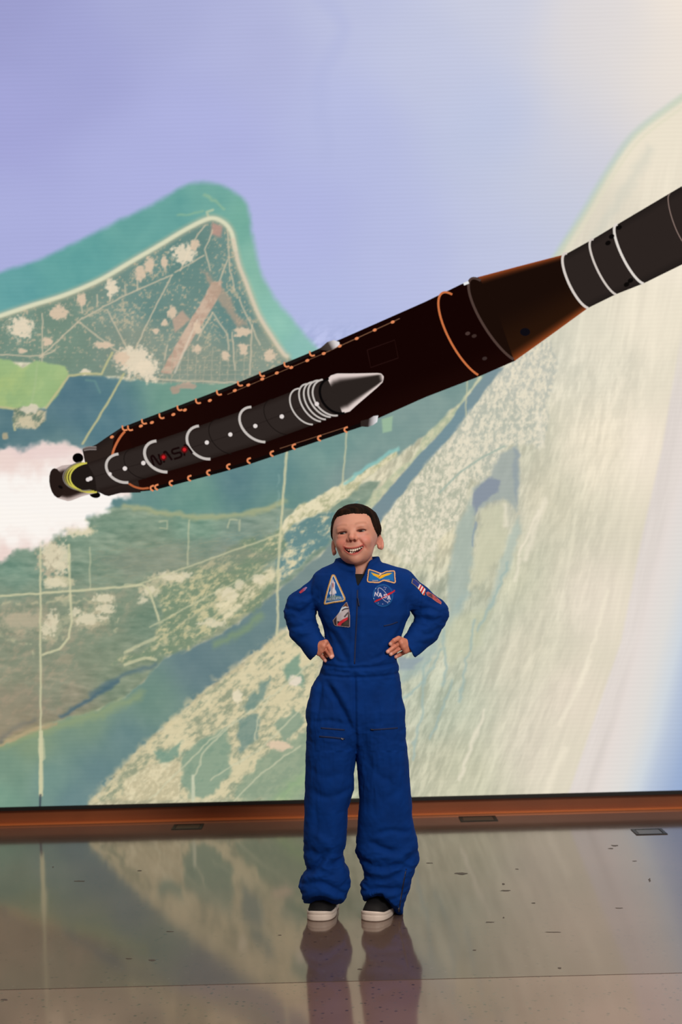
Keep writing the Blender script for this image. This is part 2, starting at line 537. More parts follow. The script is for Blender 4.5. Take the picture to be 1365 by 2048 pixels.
# ---- lower-left mainland: pale towns, dark fields
fill([(195, 1600), (260, 1525), (340, 1445), (430, 1370), (500, 1318), (570, 1262), (640, 1300), (640, 1600)],
     speck((150, 158, 132), (216, 204, 166), .45, 8, 91, .8), 6, .9, warp=6, seed=20)
for poly, c in (([(330, 1540), (355, 1515), (362, 1480), (340, 1500), (310, 1500)], (112, 148, 132)), ([(400, 1480), (455, 1455), (460, 1540), (430, 1590), (385, 1600), (365, 1560), (362, 1510)], (124, 152, 132)),
                ([(475, 1440), (520, 1425), (515, 1480), (480, 1505)], (112, 140, 132)), ([(565, 1330), (600, 1310), (610, 1370), (575, 1360)], (112, 148, 130)),
                ([(485, 1410), (520, 1370), (540, 1350), (530, 1395), (495, 1425)], (110, 140, 132)), ([(470, 1580), (540, 1500), (620, 1460), (640, 1600), (470, 1600)], (138, 158, 134)),
                ([(550, 1450), (590, 1420), (610, 1440), (570, 1490)], (128, 152, 132))):
    fill(poly, c, 5, .8, warp=9, wscale=14, seed=23)
fill([(245, 1600), (250, 1560), (300, 1530), (345, 1522), (362, 1525), (360, 1600)], speck((196, 186, 152), (224, 212, 176), .5, 6, 92), 3, .9, warp=3)
blob(560, 1490, 24, 10, (226, 200, 172), .9, .6, 3)
blob(475, 1395, 10, 14, (232, 220, 190), .9, .5, 4)
blob(590, 1360, 12, 10, (236, 220, 200), .9, .5, 5)
line([(185, 1600), (250, 1530), (335, 1448), (425, 1370), (495, 1320), (560, 1272), (605, 1238)], (214, 200, 160), 15, 7, .55, warp=7, broken=.42)
for k, p in enumerate(([(390, 1600), (388, 1555), (410, 1500), (470, 1440)], [(470, 1600), (520, 1550), (600, 1490)], [(300, 1600), (420, 1480), (560, 1380), (640, 1310)],
                       [(510, 1480), (515, 1440), (540, 1390)], [(420, 1560), (520, 1500), (600, 1420)])):
    line(p, (206, 204, 172), 3.2, 1.6, .65, warp=3, seed=k + 4)
line([(386, 1600), (386, 1552)], (206, 208, 180), 6, 2, .8)
line([(560, 1600), (600, 1560), (640, 1540)], (150, 180, 130), 26, 14, .5, warp=8)

# ---- right of the boy: barrier strip, channel, dense town, lakes, marsh veins
fill([(690, 1060), (744, 991), (790, 946), (832, 908), (849, 872), (920, 806), (962, 750), (966, 756), (937, 793), (898, 846), (845, 903), (810, 943), (760, 1000), (715, 1060)],
     speck((176, 186, 156), (208, 206, 172), .5, 7, 101), 3, .92, warp=4)
fill([(730, 1060), (744, 1018), (810, 943), (841, 905), (850, 898), (898, 846), (937, 793), (964, 758), (985, 735), (1008, 734), (964, 793), (911, 864), (863, 916), (810, 982), (770, 1033), (745, 1070)],
     [(800, 960, 118, 142, 150), (900, 860, 118, 144, 152), (980, 770, 124, 146, 152), (760, 1030, 122, 142, 148)], 2.5, 1, warp=2.5, seed=13)
TOWN = [(1008, 736), (1050, 700), (1100, 680), (1120, 730), (1095, 800), (1098, 860), (1082, 903), (1065, 886), (1040, 892), (1025, 886), (1003, 903), (972, 965), (940, 960), (937, 1004), (915, 1048), (876, 1083), (871, 1123), (849, 1132),
        (810, 1125), (768, 1090), (768, 1035), (810, 982), (863, 916), (911, 864), (964, 793)]


def town(u, v):
    b = idw([(850, 1000, 176, 180, 160), (1000, 850, 182, 186, 172), (1050, 740, 188, 190, 178), (820, 1110, 190, 190, 166)], u, v)
    n = fbm(u / 4.5, v / 6.5, 4, 105, .65) * .7 + fbm((u + .3 * v) / 7, v / 34, 3, 106) * .3
    t = sstep(.34, .66, n)[..., None]
    return b * (1 - t) + np.array((232, 223, 200), np.float32) * t


fill(TOWN, town, 5, .9, warp=6, seed=102)
SD = 100
for k, (poly, c, a, sf) in enumerate((
        ([(1034, 888), (1040, 952), (1032, 1020), (1010, 996), (972, 1009), (946, 1036), (944, 978), (972, 962), (1003, 910)], (160, 170, 166), .85, 6),
        ([(946, 1028), (945, 991), (962, 968), (981, 957), (1000, 964), (994, 987), (966, 1007)], (136, 146, 160), .9, 3),
        ([(1028, 895), (1038, 900), (1038, 960), (1034, 1010), (1026, 980)], (146, 158, 164), .7, 4),
        ([(912, 1056), (944, 1000), (952, 1060), (946, 1120), (934, 1180), (903, 1245), (894, 1200)], (166, 180, 170), .85, 7),
        ([(950, 1040), (955, 1046), (950, 1092), (945, 1090)], (140, 156, 166), .8, 2),
        ([(1038, 1035), (1044, 1060), (1020, 1130), (985, 1215), (976, 1215), (1000, 1130), (1022, 1060)], (180, 192, 180), .8, 6),
        ([(962, 1020), (1012, 1000), (1018, 1060), (1000, 1110), (960, 1170), (940, 1180), (955, 1100)], (206, 204, 176), .8, 7),
        ([(800, 1330), (850, 1300), (900, 1230), (930, 1180), (940, 1190), (900, 1260), (860, 1330), (820, 1360), (798, 1370)], (164, 182, 176), .7, 8),
        ([(798, 1312), (826, 1318), (850, 1316), (826, 1338), (800, 1338)], (146, 160, 168), .8, 4),
        ([(880, 1250), (930, 1225), (985, 1215), (960, 1290), (900, 1330), (880, 1300)], (200, 202, 172), .6, 12))):
    fill(poly, c, sf, a, warp=6, wscale=14, seed=SD + k)
for k, (p, w_) in enumerate((([(884, 1250), (889, 1286), (893, 1347), (884, 1370)], 5), ([(860, 1320), (849, 1338), (845, 1413), (832, 1479), (826, 1520)], 5), ([(950, 1240), (940, 1290), (933, 1325), (920, 1404)], 4.5), ([(800, 1400), (840, 1370), (885, 1300)], 5),
                             ([(1016, 1127), (981, 1215), (955, 1260)], 5), ([(905, 1360), (885, 1420), (860, 1480)], 4))):
    line(p, (160, 182, 176), w_, 3, .75, warp=5, smooth=True, seed=k)
line([(1078, 1022), (1058, 1066), (1038, 1110)], (238, 228, 206), 5, 3, .8, warp=3)
line([(880, 985), (920, 945), (965, 915), (1010, 892)], (164, 180, 166), 4, 1.6, .8)
for k, (p, w_) in enumerate(((([(1090, 1000), (1070, 1060), (1050, 1120)]), 9), (([(1040, 1120), (1030, 1160)]), 6), (([(1180, 1320), (1150, 1390), (1120, 1450)]), 8), (([(1250, 1280), (1240, 1310)]), 7),
                            (([(1130, 1500), (1100, 1560), (1090, 1590)]), 12), (([(1010, 1010), (1012, 1050)]), 8), (([(1085, 890), (1078, 830)]), 10), (([(970, 1420), (940, 1500), (920, 1560)]), 6),
                            (([(1215, 1180), (1190, 1280), (1160, 1370)]), 6))):
    line(p, (242, 232, 210), w_, w_ * .6, .6, warp=4, seed=k)

# ---- atmosphere beyond the limb, lower right
lm = sstep(-3, 6, UU - E1) * sstep(600, 820, VV)
lm2 = sstep(-14, 10, UU - E2) * sstep(600, 900, VV)
lav = np.array((221, 212, 210), np.float32) + ((st - .5) * 20)[..., None]
IMG[:] = IMG * (1 - .75 * lm[..., None]) + lav * .75 * lm[..., None]
atm = [(-20, (228, 219, 214)), (0, (229, 219, 213)), (50, (223, 220, 216)), (85, (208, 215, 222)), (110, (186, 198, 217)), (155, (158, 177, 209)), (210, (138, 164, 206)), (320, (110, 142, 198))]
qs = [a[0] for a in atm]
acol = np.stack([np.interp(UU - E2, qs, [a[1][k] for a in atm]) for k in range(3)], -1)
IMG[:] = IMG * (1 - lm2[..., None]) + acol * lm2[..., None]

# ---- haze: upper right coast
line([(1365, 195), (1270, 268), (1215, 345), (1165, 430), (1105, 525)], (186, 205, 186), 14, 6, .55, smooth=True)
line([(1365, 215), (1280, 280), (1225, 355), (1180, 430), (1120, 525)], (224, 220, 196), 6, 4, .6, smooth=True)
line([(1300, 300), (1240, 400), (1190, 480)], (206, 206, 192), 20, 12, .45, warp=6, smooth=True)

# ---- the cape: teal shelf, beach, scrub land with launch roads
SHELF = spline([(-60, 570), (0, 545), (60, 525), (130, 495), (200, 460), (260, 430), (320, 400), (360, 376), (400, 365), (440, 370), (470, 383), (492, 405), (501, 437), (506, 472), (513, 510),
                (526, 552), (548, 592), (578, 630), (608, 667), (650, 712)])
TEAL = [(20, 590, 86, 158, 156), (150, 540, 84, 158, 152), (300, 450, 90, 160, 152), (420, 395, 98, 164, 152), (490, 440, 104, 170, 152), (500, 540, 122, 182, 162), (560, 660, 128, 190, 172), (600, 690, 122, 182, 172), (350, 420, 88, 158, 150)]
fill(np.vstack([SHELF, [(640, 760), (574, 716)], coast[::-1], [(-60, 650)]]), watery(shift(TEAL, 14, 3, 5), 63, 7), soft=8, warp=3)
line([(355, 432), (385, 428), (408, 422)], (150, 186, 150), 4, 3, .6, warp=3); line([(410, 390), (430, 402), (448, 420)], (166, 192, 150), 5, 3, .5, warp=4)
line([(418, 436), (414, 424), (426, 420)], (196, 204, 168), 5, 2, .7)
CAPE = np.vstack([coast, [(620, 740), (560, 800), (480, 768), (300, 764), (240, 752), (205, 752), (138, 752), (60, 725), (-60, 720)]])
fill(CAPE, speck([(100, 680, 118, 142, 126), (300, 620, 106, 138, 132), (450, 550, 108, 140, 134), (520, 700, 136, 150, 136), (350, 520, 104, 138, 132), (400, 720, 136, 148, 134), (60, 650, 116, 142, 128), (470, 640, 102, 136, 132), (280, 670, 136, 148, 134)],
                 (176, 170, 146), .625, 5, 111, 1., .10), soft=2.5)
RD = (204, 190, 164)
PK = (196, 164, 144)
fill([(322, 745), (352, 690), (390, 625), (425, 565), (445, 560), (440, 590), (410, 640), (378, 690), (342, 748)], speck((190, 158, 138), (206, 178, 156), .5, 9, 113), 2, .92, warp=3)
fill([(345, 640), (365, 620), (380, 640), (350, 665)], PK, 3, .8, warp=3)
line([(395, 640), (350, 745)], (222, 206, 184), 4, 2, .7)
fill([(405, 540), (430, 560), (455, 590), (470, 620), (500, 650), (480, 655), (455, 625), (430, 585)], (180, 156, 136), 5, .7, warp=7)
fill([(425, 445), (445, 452), (440, 475), (422, 470)], (196, 150, 136), 4, .8, warp=4)
for k, p in enumerate(([(80, 715), (160, 640), (240, 595), (345, 550)], [(345, 550), (300, 635), (270, 700)], [(408, 510), (350, 545)], [(215, 620), (255, 700)], [(160, 645), (230, 700), (250, 712)],
                       [(85, 628), (85, 730)], [(0, 710), (85, 712), (110, 700)], [(300, 757), (370, 762), (480, 765)], [(425, 460), (410, 500), (420, 540)], [(455, 460), (460, 540), (470, 580)],
                       [(425, 625), (455, 668), (458, 700)], [(425, 625), (395, 680)], [(505, 650), (500, 750)], [(220, 602), (222, 570)], [(275, 580), (275, 555)], [(165, 625), (162, 600)], [(195, 608), (194, 590)],
                       [(252, 590), (250, 570)], [(335, 690), (330, 720)], [(360, 540), (395, 470), (412, 450)], [(455, 520), (440, 560)], [(465, 665), (470, 740)], [(480, 600), (520, 690)])):
    line(p, RD, 3.0, 1.3, .8, warp=1.5, seed=k)
for k in range(11):                 # street grid of the base
    line([(330 + k * 16, 695 + (k % 3) * 12), (326 + k * 16, 768)], (178, 172, 150), 1.8, 1, .55, seed=k)
for k in range(7):
    line([(318, 700 + k * 10), (520, 704 + k * 9)], (176, 170, 148), 1.6, 1, .5, broken=.42, seed=k + 30)
for k, (a, b, c, d) in enumerate(((268, 722, 34, 27), (295, 740, 22, 22), (245, 715, 16, 14), (42, 655, 24, 20), (368, 508, 22, 18), (300, 532, 10, 15), (280, 548, 11, 14), (224, 575, 12, 16), (164, 598, 9, 12),
                                 (118, 625, 20, 14), (345, 625, 8, 12), (330, 645, 7, 6), (312, 663, 6, 6), (395, 655, 9, 10), (395, 697, 10, 8), (488, 700, 10, 11), (540, 712, 12, 12), (450, 712, 8, 8),
                                 (95, 682, 10, 9), (390, 490, 8, 12), (330, 525, 6, 12), (485, 665, 16, 9), (205, 690, 18, 7), (45, 702, 8, 5), (172, 744, 9, 6))):
    blob(a, b, c, d, (232, 216, 190) if k in (0, 1, 3, 4, 7, 24) else (220, 196, 170), .92, .7, 200 + k, .3, 6.)
line(coast, (206, 192, 160), 15, 6, .55)
line(coast[:90], (220, 220, 190), 8, 2.6, .95)
line(coast[84:], (216, 202, 178), 7, 2.6, .9)
# green impoundment field and causeways
fill([(-40, 715), (20, 722), (45, 735), (70, 722), (100, 728), (130, 734), (138, 748), (118, 788), (95, 814), (45, 820), (-40, 814)], speck([(20, 760, 168, 190, 128), (110, 760, 164, 188, 132)], (152, 180, 126), .5, 30, 121), 3, warp=3)
line([(75, 725), (70, 770), (62, 815)], (168, 188, 140), 4, 2.5, .6)
for p in ([(92, 816), (138, 752), (172, 747), (203, 748), (225, 705)], [(248, 748), (222, 795), (165, 888)], [(0, 814), (45, 820), (28, 850), (30, 860)]):
    line(p, (190, 186, 140), 4.5, 1.5, .9, warp=1)
line([(172, 760), (190, 762), (200, 785)], (110, 148, 142), 4, 2, .6)
fill([(26, 820), (60, 812), (92, 822), (92, 842), (70, 860), (28, 856)], speck((112, 130, 112), (206, 192, 160), .5, 7, 123), 3, .95, warp=4)
blob(62, 818, 18, 8, (216, 206, 184), .9, .5, 9); blob(10, 872, 6, 8, (186, 170, 136), .8, .5, 8)
blob(350, 780, 10, 8, (190, 150, 132), .7, .5, 10); blob(375, 772, 20, 6, (196, 158, 140), .7, .4, 12)

# ---- roads and causeways of the lower half
CR = (206, 202, 164)
for k, (p, w_, a) in enumerate((([(81, 1075), (81, 1592)], 4, .85), ([(82, 1465), (82, 1590)], 8, .9), ([(82, 1480), (84, 1515)], 14, .5), ([(0, 1192), (90, 1186), (200, 1178), (285, 1170), (300, 1182), (318, 1240)], 4.5, .85),
                                ([(138, 1090), (140, 1180), (143, 1240), (138, 1275), (120, 1298), (85, 1310)], 4.5, .85), ([(575, 890), (566, 1000), (562, 1060), (556, 1160), (555, 1270)], 5, .85),
                                ([(695, 855), (690, 920), (682, 1000), (668, 1010)], 3.2, .75), ([(378, 1040), (376, 1130)], 3, .6), ([(250, 1170), (280, 1168), (560, 1068)], 3.5, .65), ([(300, 1255), (420, 1190), (480, 1160)], 3, .6),
                                ([(180, 1095), (180, 1180)], 3, .5), ([(935, 760), (932, 830)], 3, .7), ([(480, 1040), (480, 1060)], 4, .5), ([(456, 1055), (460, 1040), (475, 1040)], 3, .6), ([(320, 1042), (335, 1042), (335, 1058), (320, 1055)], 3, .5),
                                ([(250, 1330), (290, 1315), (312, 1320)], 6, .7), ([(250, 1305), (310, 1275)], 6, .6))):
    line(p, CR, w_, 1.6, a, warp=1.5, seed=k + 60)
line([(560, 900), (556, 1060)], (150, 178, 170), 4, 3, .4, warp=4, broken=.5)
line([(81, 1590), (80, 1614)], (60, 70, 80), 4, 1.5, .9)
fill([(764, 838), (786, 832), (784, 862), (766, 866)], (156, 186, 156), 2, .9)

# ---- exhaust plume of the rocket
fill([(-80, 905), (40, 900), (110, 888), (150, 895), (180, 905), (230, 960), (262, 978), (262, 1002), (232, 998), (220, 1018), (190, 1030), (165, 1055), (130, 1066), (95, 1085), (40, 1100), (20, 1122), (-80, 1140)],
     lambda u, v: mixc((240, 216, 208), (255, 248, 242), sstep(105, 35, seg_dist(u, v, [(-60, 1020), (100, 1010), (190, 985)]) + (fbm(u / 24, v / 24, 3, 141) - .5) * 60)), 7, .97, warp=16, wscale=22, seed=140)
blob(90, 905, 60, 14, (232, 208, 204), .6, .8, 5, .6, 16)

IMG = np.clip(IMG, 0, 255)
# continue the picture past the frame: coarse border rows and columns
ex = np.array([-2.9, -2.4, -2.0, -1.7, -1.52])
xs = np.concatenate([ex, gx, -ex[::-1]])
zs = np.concatenate([gz, [3.4, 3.6, 3.8, 4.0]])
img = np.concatenate([np.repeat(IMG[:, :1], 5, 1), IMG, np.repeat(IMG[:, -1:], 5, 1)], 1)
img = np.concatenate([img, np.repeat(img[-1:], 4, 0)], 0)
XX, ZZ = np.meshgrid(xs, zs)
nz, nx = XX.shape
idx = np.arange(nz * nx).reshape(nz, nx)
quads = np.stack([idx[:-1, :-1], idx[:-1, 1:], idx[1:, 1:], idx[1:, :-1]], -1).reshape(-1, 4)
verts = np.stack([XX, np.full_like(XX, WALL_Y), ZZ], -1).reshape(-1, 3)
M_PIC = emit_mat('led_picture', True)
M_PIC2 = emit_mat('led_picture_rocket', False)
M_BLACK = pmat('black_frame', (14, 12, 11), .5)

wall = obj('wall_back', box_mesh('wall_back', -3.2, 3.2, WALL_Y + .10, WALL_Y + .25, 0, 4.2), pmat('dark_wall', (40, 36, 34), .8))
tag(wall, 'dark wall behind the video screen', kind='structure')
vw = bpy.data.objects.new('video_screen', None)
sc.collection.objects.link(vw)
tag(vw, 'huge lit video screen showing a satellite view of a coast and a rocket', 'screen')
vw.location = (0, WALL_Y, KICK_Z)
off = np.array([0, WALL_Y, KICK_Z])
scr = obj('screen_picture', mesh_np('screen_picture', verts - off, quads, False, lin(img.reshape(-1, 3))), M_PIC, vw)
scr['label'] = 'satellite picture of ocean, cape, river and towns'
hous = obj('housing', box_mesh('housing', -2.95, 2.95, .004, .095, -.012, 4.05 - KICK_Z), M_BLACK, vw)
fr = obj('bottom_frame', box_mesh('bottom_frame', -2.95, 2.95, -.012, .06, -.0135, -.0005, .002), M_BLACK, vw)


# ---- the rocket in the picture (flat, on the screen surface)
def flat(name, pts_rows, colrows, parent, lift, label=None):
    """grid of photo points (n,m,2) with sRGB colours (n,m,3) laid on the screen"""
    P = np.asarray(pts_rows, float); n, m_, _ = P.shape
    V = at_y(P[..., 0].ravel(), P[..., 1].ravel(), WALL_Y - lift) - off
    ix = np.arange(n * m_).reshape(n, m_)
    q = np.stack([ix[:-1, :-1], ix[:-1, 1:], ix[1:, 1:], ix[1:, :-1]], -1).reshape(-1, 4)
    o = obj(name, mesh_np(name, V, q, False, lin(np.asarray(colrows, float).reshape(-1, 3))), M_PIC2, parent)
    if label: o['label'] = label
    return o


def section(name, top, bot, cfun, parent, lift=.001, m_=25, n=24, label=None):
    """between an upper and a lower edge line; cfun(s,t)->rgb, s along, t across"""
    top = np.asarray(top, float); bot = np.asarray(bot, float)

    def res(p):
        L = np.r_[0, np.cumsum(np.hypot(*np.diff(p, axis=0).T))]
        k = np.unique(np.r_[np.linspace(0, L[-1], n), L])
        return p, L
    s = np.linspace(0, 1, n)

    def ev(p):
        L = np.r_[0, np.cumsum(np.hypot(*np.diff(p, axis=0).T))]
        return np.stack([np.interp(s * L[-1], L, p[:, 0]), np.interp(s * L[-1], L, p[:, 1])], -1)
    A, B = ev(top), ev(bot)
    t = np.linspace(0, 1, m_)
    P = A[:, None] * (1 - t)[None, :, None] + B[:, None] * t[None, :, None]
    S, T = np.meshgrid(s, t, indexing='ij')
    return flat(name, P, cfun(S, T), parent, lift, label)


def arc(T, M, B, n=28, a0=0., a1=1.):
    T, M, B = (np.asarray(q, float) for q in (T, M, B))
    c = (T + B) / 2; a = (T - B) / 2; b = M - c
    th = np.linspace(a0 * math.pi, a1 * math.pi, n)
    return c + np.cos(th)[:, None] * a + np.sin(th)[:, None] * b


def ribbon(name, pts, w, col, parent, lift, label=None):
    p = np.asarray(pts, float)
    d = np.gradient(p, axis=0)
    d /= np.linalg.norm(d, axis=1)[:, None] + 1e-9
    nrm = np.stack([-d[:, 1], d[:, 0]], -1)
    P = np.stack([p - nrm * w / 2, p + nrm * w / 2], 1)
    return flat(name, P, np.broadcast_to(np.asarray(col, float), P.shape[:2] + (3,)), parent, lift, label)


def disc(name, c, r, col, parent, lift, ry=None, ang=0., n=18):
    ry = ry or r
    th = np.linspace(0, 2 * math.pi, n)
    e = np.stack([np.cos(th) * r, np.sin(th) * ry], -1)
    ca, sa = math.cos(ang), math.sin(ang)
    e = e @ np.array([[ca, sa], [-sa, ca]]) + np.asarray(c, float)
    P = np.stack([np.broadcast_to(np.asarray(c, float), e.shape), e], 1)
    return flat(name, P, np.broadcast_to(np.asarray(col, float), P.shape[:2] + (3,)), parent, lift)


def cshade(dark, edge, w=.05, power=1.0, s_amt=None):
    dark = np.asarray(dark, float); edge = np.asarray(edge, float)

    def f(S, T):
        t = np.clip(np.maximum(1 - T / w, 1 - (1 - T) / w), 0, 1) ** power
        return dark + (edge - dark) * t[..., None]
    return f


def core_col(S, T):
    a = np.array([20, 4, 3.]); b = np.array([34, 12, 8.])
    t = sstep(.55, .0, S) * .5 + sstep(.7, 1., T) * .4
    return a + (b - a) * t[..., None]


def cone_col(S, T):
    base = np.array([26, 13, 8.]) + np.array([14, 8, 2.]) * sstep(.4, .9, T)[..., None]
    rim = np.clip(np.maximum(1 - T / .09, 1 - (1 - T) / .12), 0, 1) ** 1.3
    return base + (np.array([150, 72, 34.]) - base) * rim[..., None]


GR = (46, 37, 33)
rk = section('rocket_picture', [(243, 855), (480, 767), (655, 690), (850, 604), (928, 566), (957, 554)],
             [(270, 984), (303, 981), (480, 933), (725, 851), (850, 795), (959, 753), (1030, 722)], core_col, vw, .0010, 21, 60, 'dark rocket flying up to the right with a booster at its side')
rk_ring = arc((957, 554), (945, 606), (1030, 722))
section('tank_front', [(955, 555), (958, 554)], [(1026, 724), (1032, 721)], cshade((22, 6, 5), (22, 6, 5)), rk, .0011)
section('stage_adapter', [(957, 554), (1040, 532), (1133, 508)], [(1030, 722), (1100, 672), (1177, 616)], cone_col, rk, .0012, 45, 20, 'dark cone with orange lit edges')
section('upper_stage', [(1131, 509), (1187, 478), (1235, 449), (1365, 372)], [(1175, 617), (1232, 589), (1288, 567), (1400, 512)],
        cshade((44, 36, 33), (34, 28, 26), .12), rk, .0013, 25, 20, 'grey upper stage')
# bulging ring edges to the left of each cross-section
for nm, T, M, B, w_, c in (('tank_ring', (905, 589), (884, 642), (957, 750), 4.2, (200, 112, 66)), ('adapter_ring', (962, 561), (948, 612), (1028, 719), 5.0, (78, 60, 54)),
                           ('stage_ring', (1135, 507), (1134, 556), (1177, 616), 5.0, (214, 204, 196)), ('stage_ring', (1188, 479), (1190, 527), (1233, 589), 4.2, (208, 198, 190)),
                           ('stage_ring', (1236, 449), (1242, 505), (1288, 567), 5.0, (222, 214, 206)), ('stage_ring', (1341, 388), (1346, 440), (1375, 490), 2.0, (132, 112, 104)),
                           ('aft_ring', (250, 863), (226, 905), (236, 916), 4.5, (196, 108, 66))):
    ribbon(nm, arc(T, M, B), w_, c, rk, .0016)
ribbon('aft_ring', spline([(255, 965), (268, 973), (283, 977), (298, 976)]), 4.0, (176, 94, 56), rk, .0016)
# fill between adapter cone base and its bulging rim
for nm, T, M, B, c in (('adapter_base', (962, 561), (948, 612), (1028, 719), (26, 13, 8)), ('stage_base', (1135, 508), (1134, 556), (1177, 616), (44, 36, 33))):
    a_ = arc(T, M, B); mid = np.stack([a_, np.repeat([[np.mean([T[0], B[0]]) + 6, np.mean([T[1], B[1]])]], len(a_), 0)], 1)
    flat(nm, mid, np.broadcast_to(np.array(c, float), mid.shape[:2] + (3,)), rk, .00125)
# black roll marks on the upper stage
for a, b in ((1224, 473), (1217, 486), (1262, 561), (1254, 569), (1239, 455)):
    disc('roll_mark', (a, b), 6, (12, 9, 8), rk, .0017, 4.5, -.5)
disc('roll_mark', (1051, 664), 10, (14, 12, 18), rk, .0017, 8, 0)
for a, b, c_ in ((936, 667, (70, 52, 48)), (949, 672, (60, 44, 40)), (970, 717, (58, 44, 42))):
    disc('panel_mark', (a, b), 5, c_, rk, .0017, 3.5, -.3)
ribbon('panel_mark', [(735, 700), (790, 680), (797, 716), (742, 735), (735, 700)], 1.5, (40, 20, 18), rk, .0014)
# small far booster noses above and below the tank, vents
flat('far_booster_nose', [[(638, 699), (655, 702)], [(655, 684), (664, 700)], [(668, 680), (674, 694)], [(679, 684), (680, 690)]], np.array([[GR, GR], [(70, 60, 56)] * 2, [(214, 206, 204)] * 2, [(226, 222, 224)] * 2], float), rk, .0018)
flat('far_booster_nose', [[(722, 842), (722, 853)], [(738, 838), (736, 854)], [(748, 832), (747, 850)], [(757, 831), (755, 844)]], np.array([[GR, GR], [(44, 36, 33)] * 2, [(190, 184, 184)] * 2, [(232, 230, 232)] * 2], float), rk, .0018)
flat('vent', [[(927, 566), (929, 571)], [(937, 562), (939, 567)]], np.full((2, 2, 3), 232.), rk, .0018)
section('far_booster', [(243, 855), (450, 776), (640, 697)], [(246, 861), (452, 783), (642, 704)], cshade((26, 20, 18), (14, 10, 9)), rk, .0013, 5, 10)
section('far_booster', [(300, 976), (480, 928), (725, 845)], [(303, 982), (480, 935), (725, 853)], cshade((16, 10, 9), (10, 8, 8)), rk, .0013, 5, 10)
# orange brackets and dots along the cable trays
OR = (226, 138, 92)
for a, b in ((248, 857), (259, 857), (287, 844), (322, 833), (358, 817), (395, 803), (437, 786), (479, 768), (523, 749), (572, 730), (623, 708)):
    ribbon('bracket', spline([(a - 3, b - 6), (a - 2.5, b), (a + 1, b + 3.5), (a + 7, b + 2.5)], 5), 3.2, OR, rk, .0018)
for a, b in ((224, 874), (282, 852), (304, 845), (347, 829), (370, 820), (420, 801), (470, 781), (497, 770), (525, 758), (554, 746), (583, 735), (615, 721), (648, 707), (680, 692), (714, 677), (750, 660), (786, 644)):
    disc('bolt', (a, b), 4.2, OR, rk, .0018, 2.8, -.4, 12)
for p, w_ in (([(652, 705), (800, 637)], 1.6), ([(455, 789), (650, 706)], 1.0), ([(560, 897), (690, 855)], 1.2)):
    ribbon('cable_tray', np.linspace(p[0], p[1], 6), w_, (120, 84, 62), rk, .0017)
for a, b in ((304, 977), (313, 975), (342, 967), (379, 957), (417, 946), (457, 934), (498, 922), (544, 908), (588, 894), (639, 877), (692, 860)):
    ribbon('bracket', spline([(a + 4, b - 6), (a - 2, b - 3.5), (a - 2, b + 1.5), (a + 3, b + 5)], 5), 3.4, OR, rk, .0018)
# engine section
section('engine_section', [(165, 899), (191, 890), (223, 868), (243, 855), (250, 858)], [(180, 978), (197, 984), (215, 993), (240, 986), (282, 985)], cshade((44, 34, 30), (34, 26, 24), .15), rk, .0014, 15, 14)
a_ = arc((250, 861), (225, 908), (258, 968)); mid = np.stack([a_, np.repeat([[276., 915.]], len(a_), 0)], 1)
flat('tank_base', mid, np.broadcast_to(np.array((30, 9, 6.)), mid.shape[:2] + (3,)), rk, .00145)
disc('engine_nozzle', (156, 916), 11, (6, 4, 4), rk, .0013, 10)
disc('engine_nozzle', (190, 989), 11, (6, 4, 4), rk, .0015, 7, .2)
section('engine_fairing', [(165, 897), (175, 892), (193, 893)], [(168, 902), (178, 900), (193, 900)], cshade((90, 78, 74), (150, 140, 136), .4), rk, .0015, 5, 5)
# booster
BT = [(174, 926), (234, 906), (312, 881), (398, 852), (503, 815), (599, 777), (646, 759), (658, 757)]
BB = [(194, 984), (257, 967), (335, 943), (421, 918), (530, 885), (626, 850), (676, 831), (690, 826)]
bo = section('booster', BT, BB, cshade((46, 38, 35), (36, 27, 24), .14), rk, .0020, 25, 50, 'grey booster with white rings and pale nose cone')
a_ = arc((174, 926), (140, 960), (194, 984)); mid = np.stack([a_, np.repeat([[190., 954.]], len(a_), 0)], 1)
flat('booster_skirt', mid, np.broadcast_to(np.array((32, 25, 22.)), mid.shape[:2] + (3,)), rk, .0021)


def nose_col(S, T):
    base = np.array([42, 35, 32.])
    k = np.clip(np.maximum(1 - T / .26, 1 - (1 - T) / .22), 0, 1)
    k = np.maximum(sstep(.0, .75, k), sstep(.86, .97, S))
    return base + (np.array([222, 206, 200.]) - base) * k[..., None]


section('nose_cone', [(656, 758), (662, 751), (675, 747), (710, 747), (755, 746), (763, 747), (768, 753)], [(686, 827), (692, 825), (700, 823), (712, 812), (755, 775), (766, 764), (768, 756)], nose_col, rk, .0023, 41, 40)
ribbon('black_band', arc((658, 757), (644, 800), (690, 826)), 5, (10, 8, 8), rk, .0024)
a_ = arc((658, 757), (644, 800), (690, 826)); mid = np.stack([a_, np.repeat([[676., 790.]], len(a_), 0)], 1)
flat('nose_base', mid, np.broadcast_to(np.array((42, 35, 32.)), mid.shape[:2] + (3,)), rk, .00225)
WH = (196, 188, 182)
for T, M, B, w_ in (((237, 908), (214, 940), (257, 965), 5.2), ((313, 882), (291, 915), (335, 944), 5.6), ((398, 852), (376, 888), (421, 918), 5.2), ((503, 814), (482, 850), (531, 884), 4.8),
                    ((599, 777), (583, 814), (626, 849), 3.0), ((617, 768), (601, 803), (642, 843), 3.2), ((629, 764), (610, 800), (652, 839), 3.2), ((638, 761), (619, 797), (662, 834), 3.4), ((646, 759), (629, 800), (676, 831), 3.4)):
    ribbon('white_ring', arc(T, M, B), w_, WH, rk, .0024)
for T, M, B in (((270, 896), (250, 928), (292, 957)), ((440, 838), (420, 872), (464, 908)), ((548, 798), (531, 834), (575, 869))):
    ribbon('joint_ring', arc(T, M, B), 1.6, (24, 18, 16), rk, .0023)
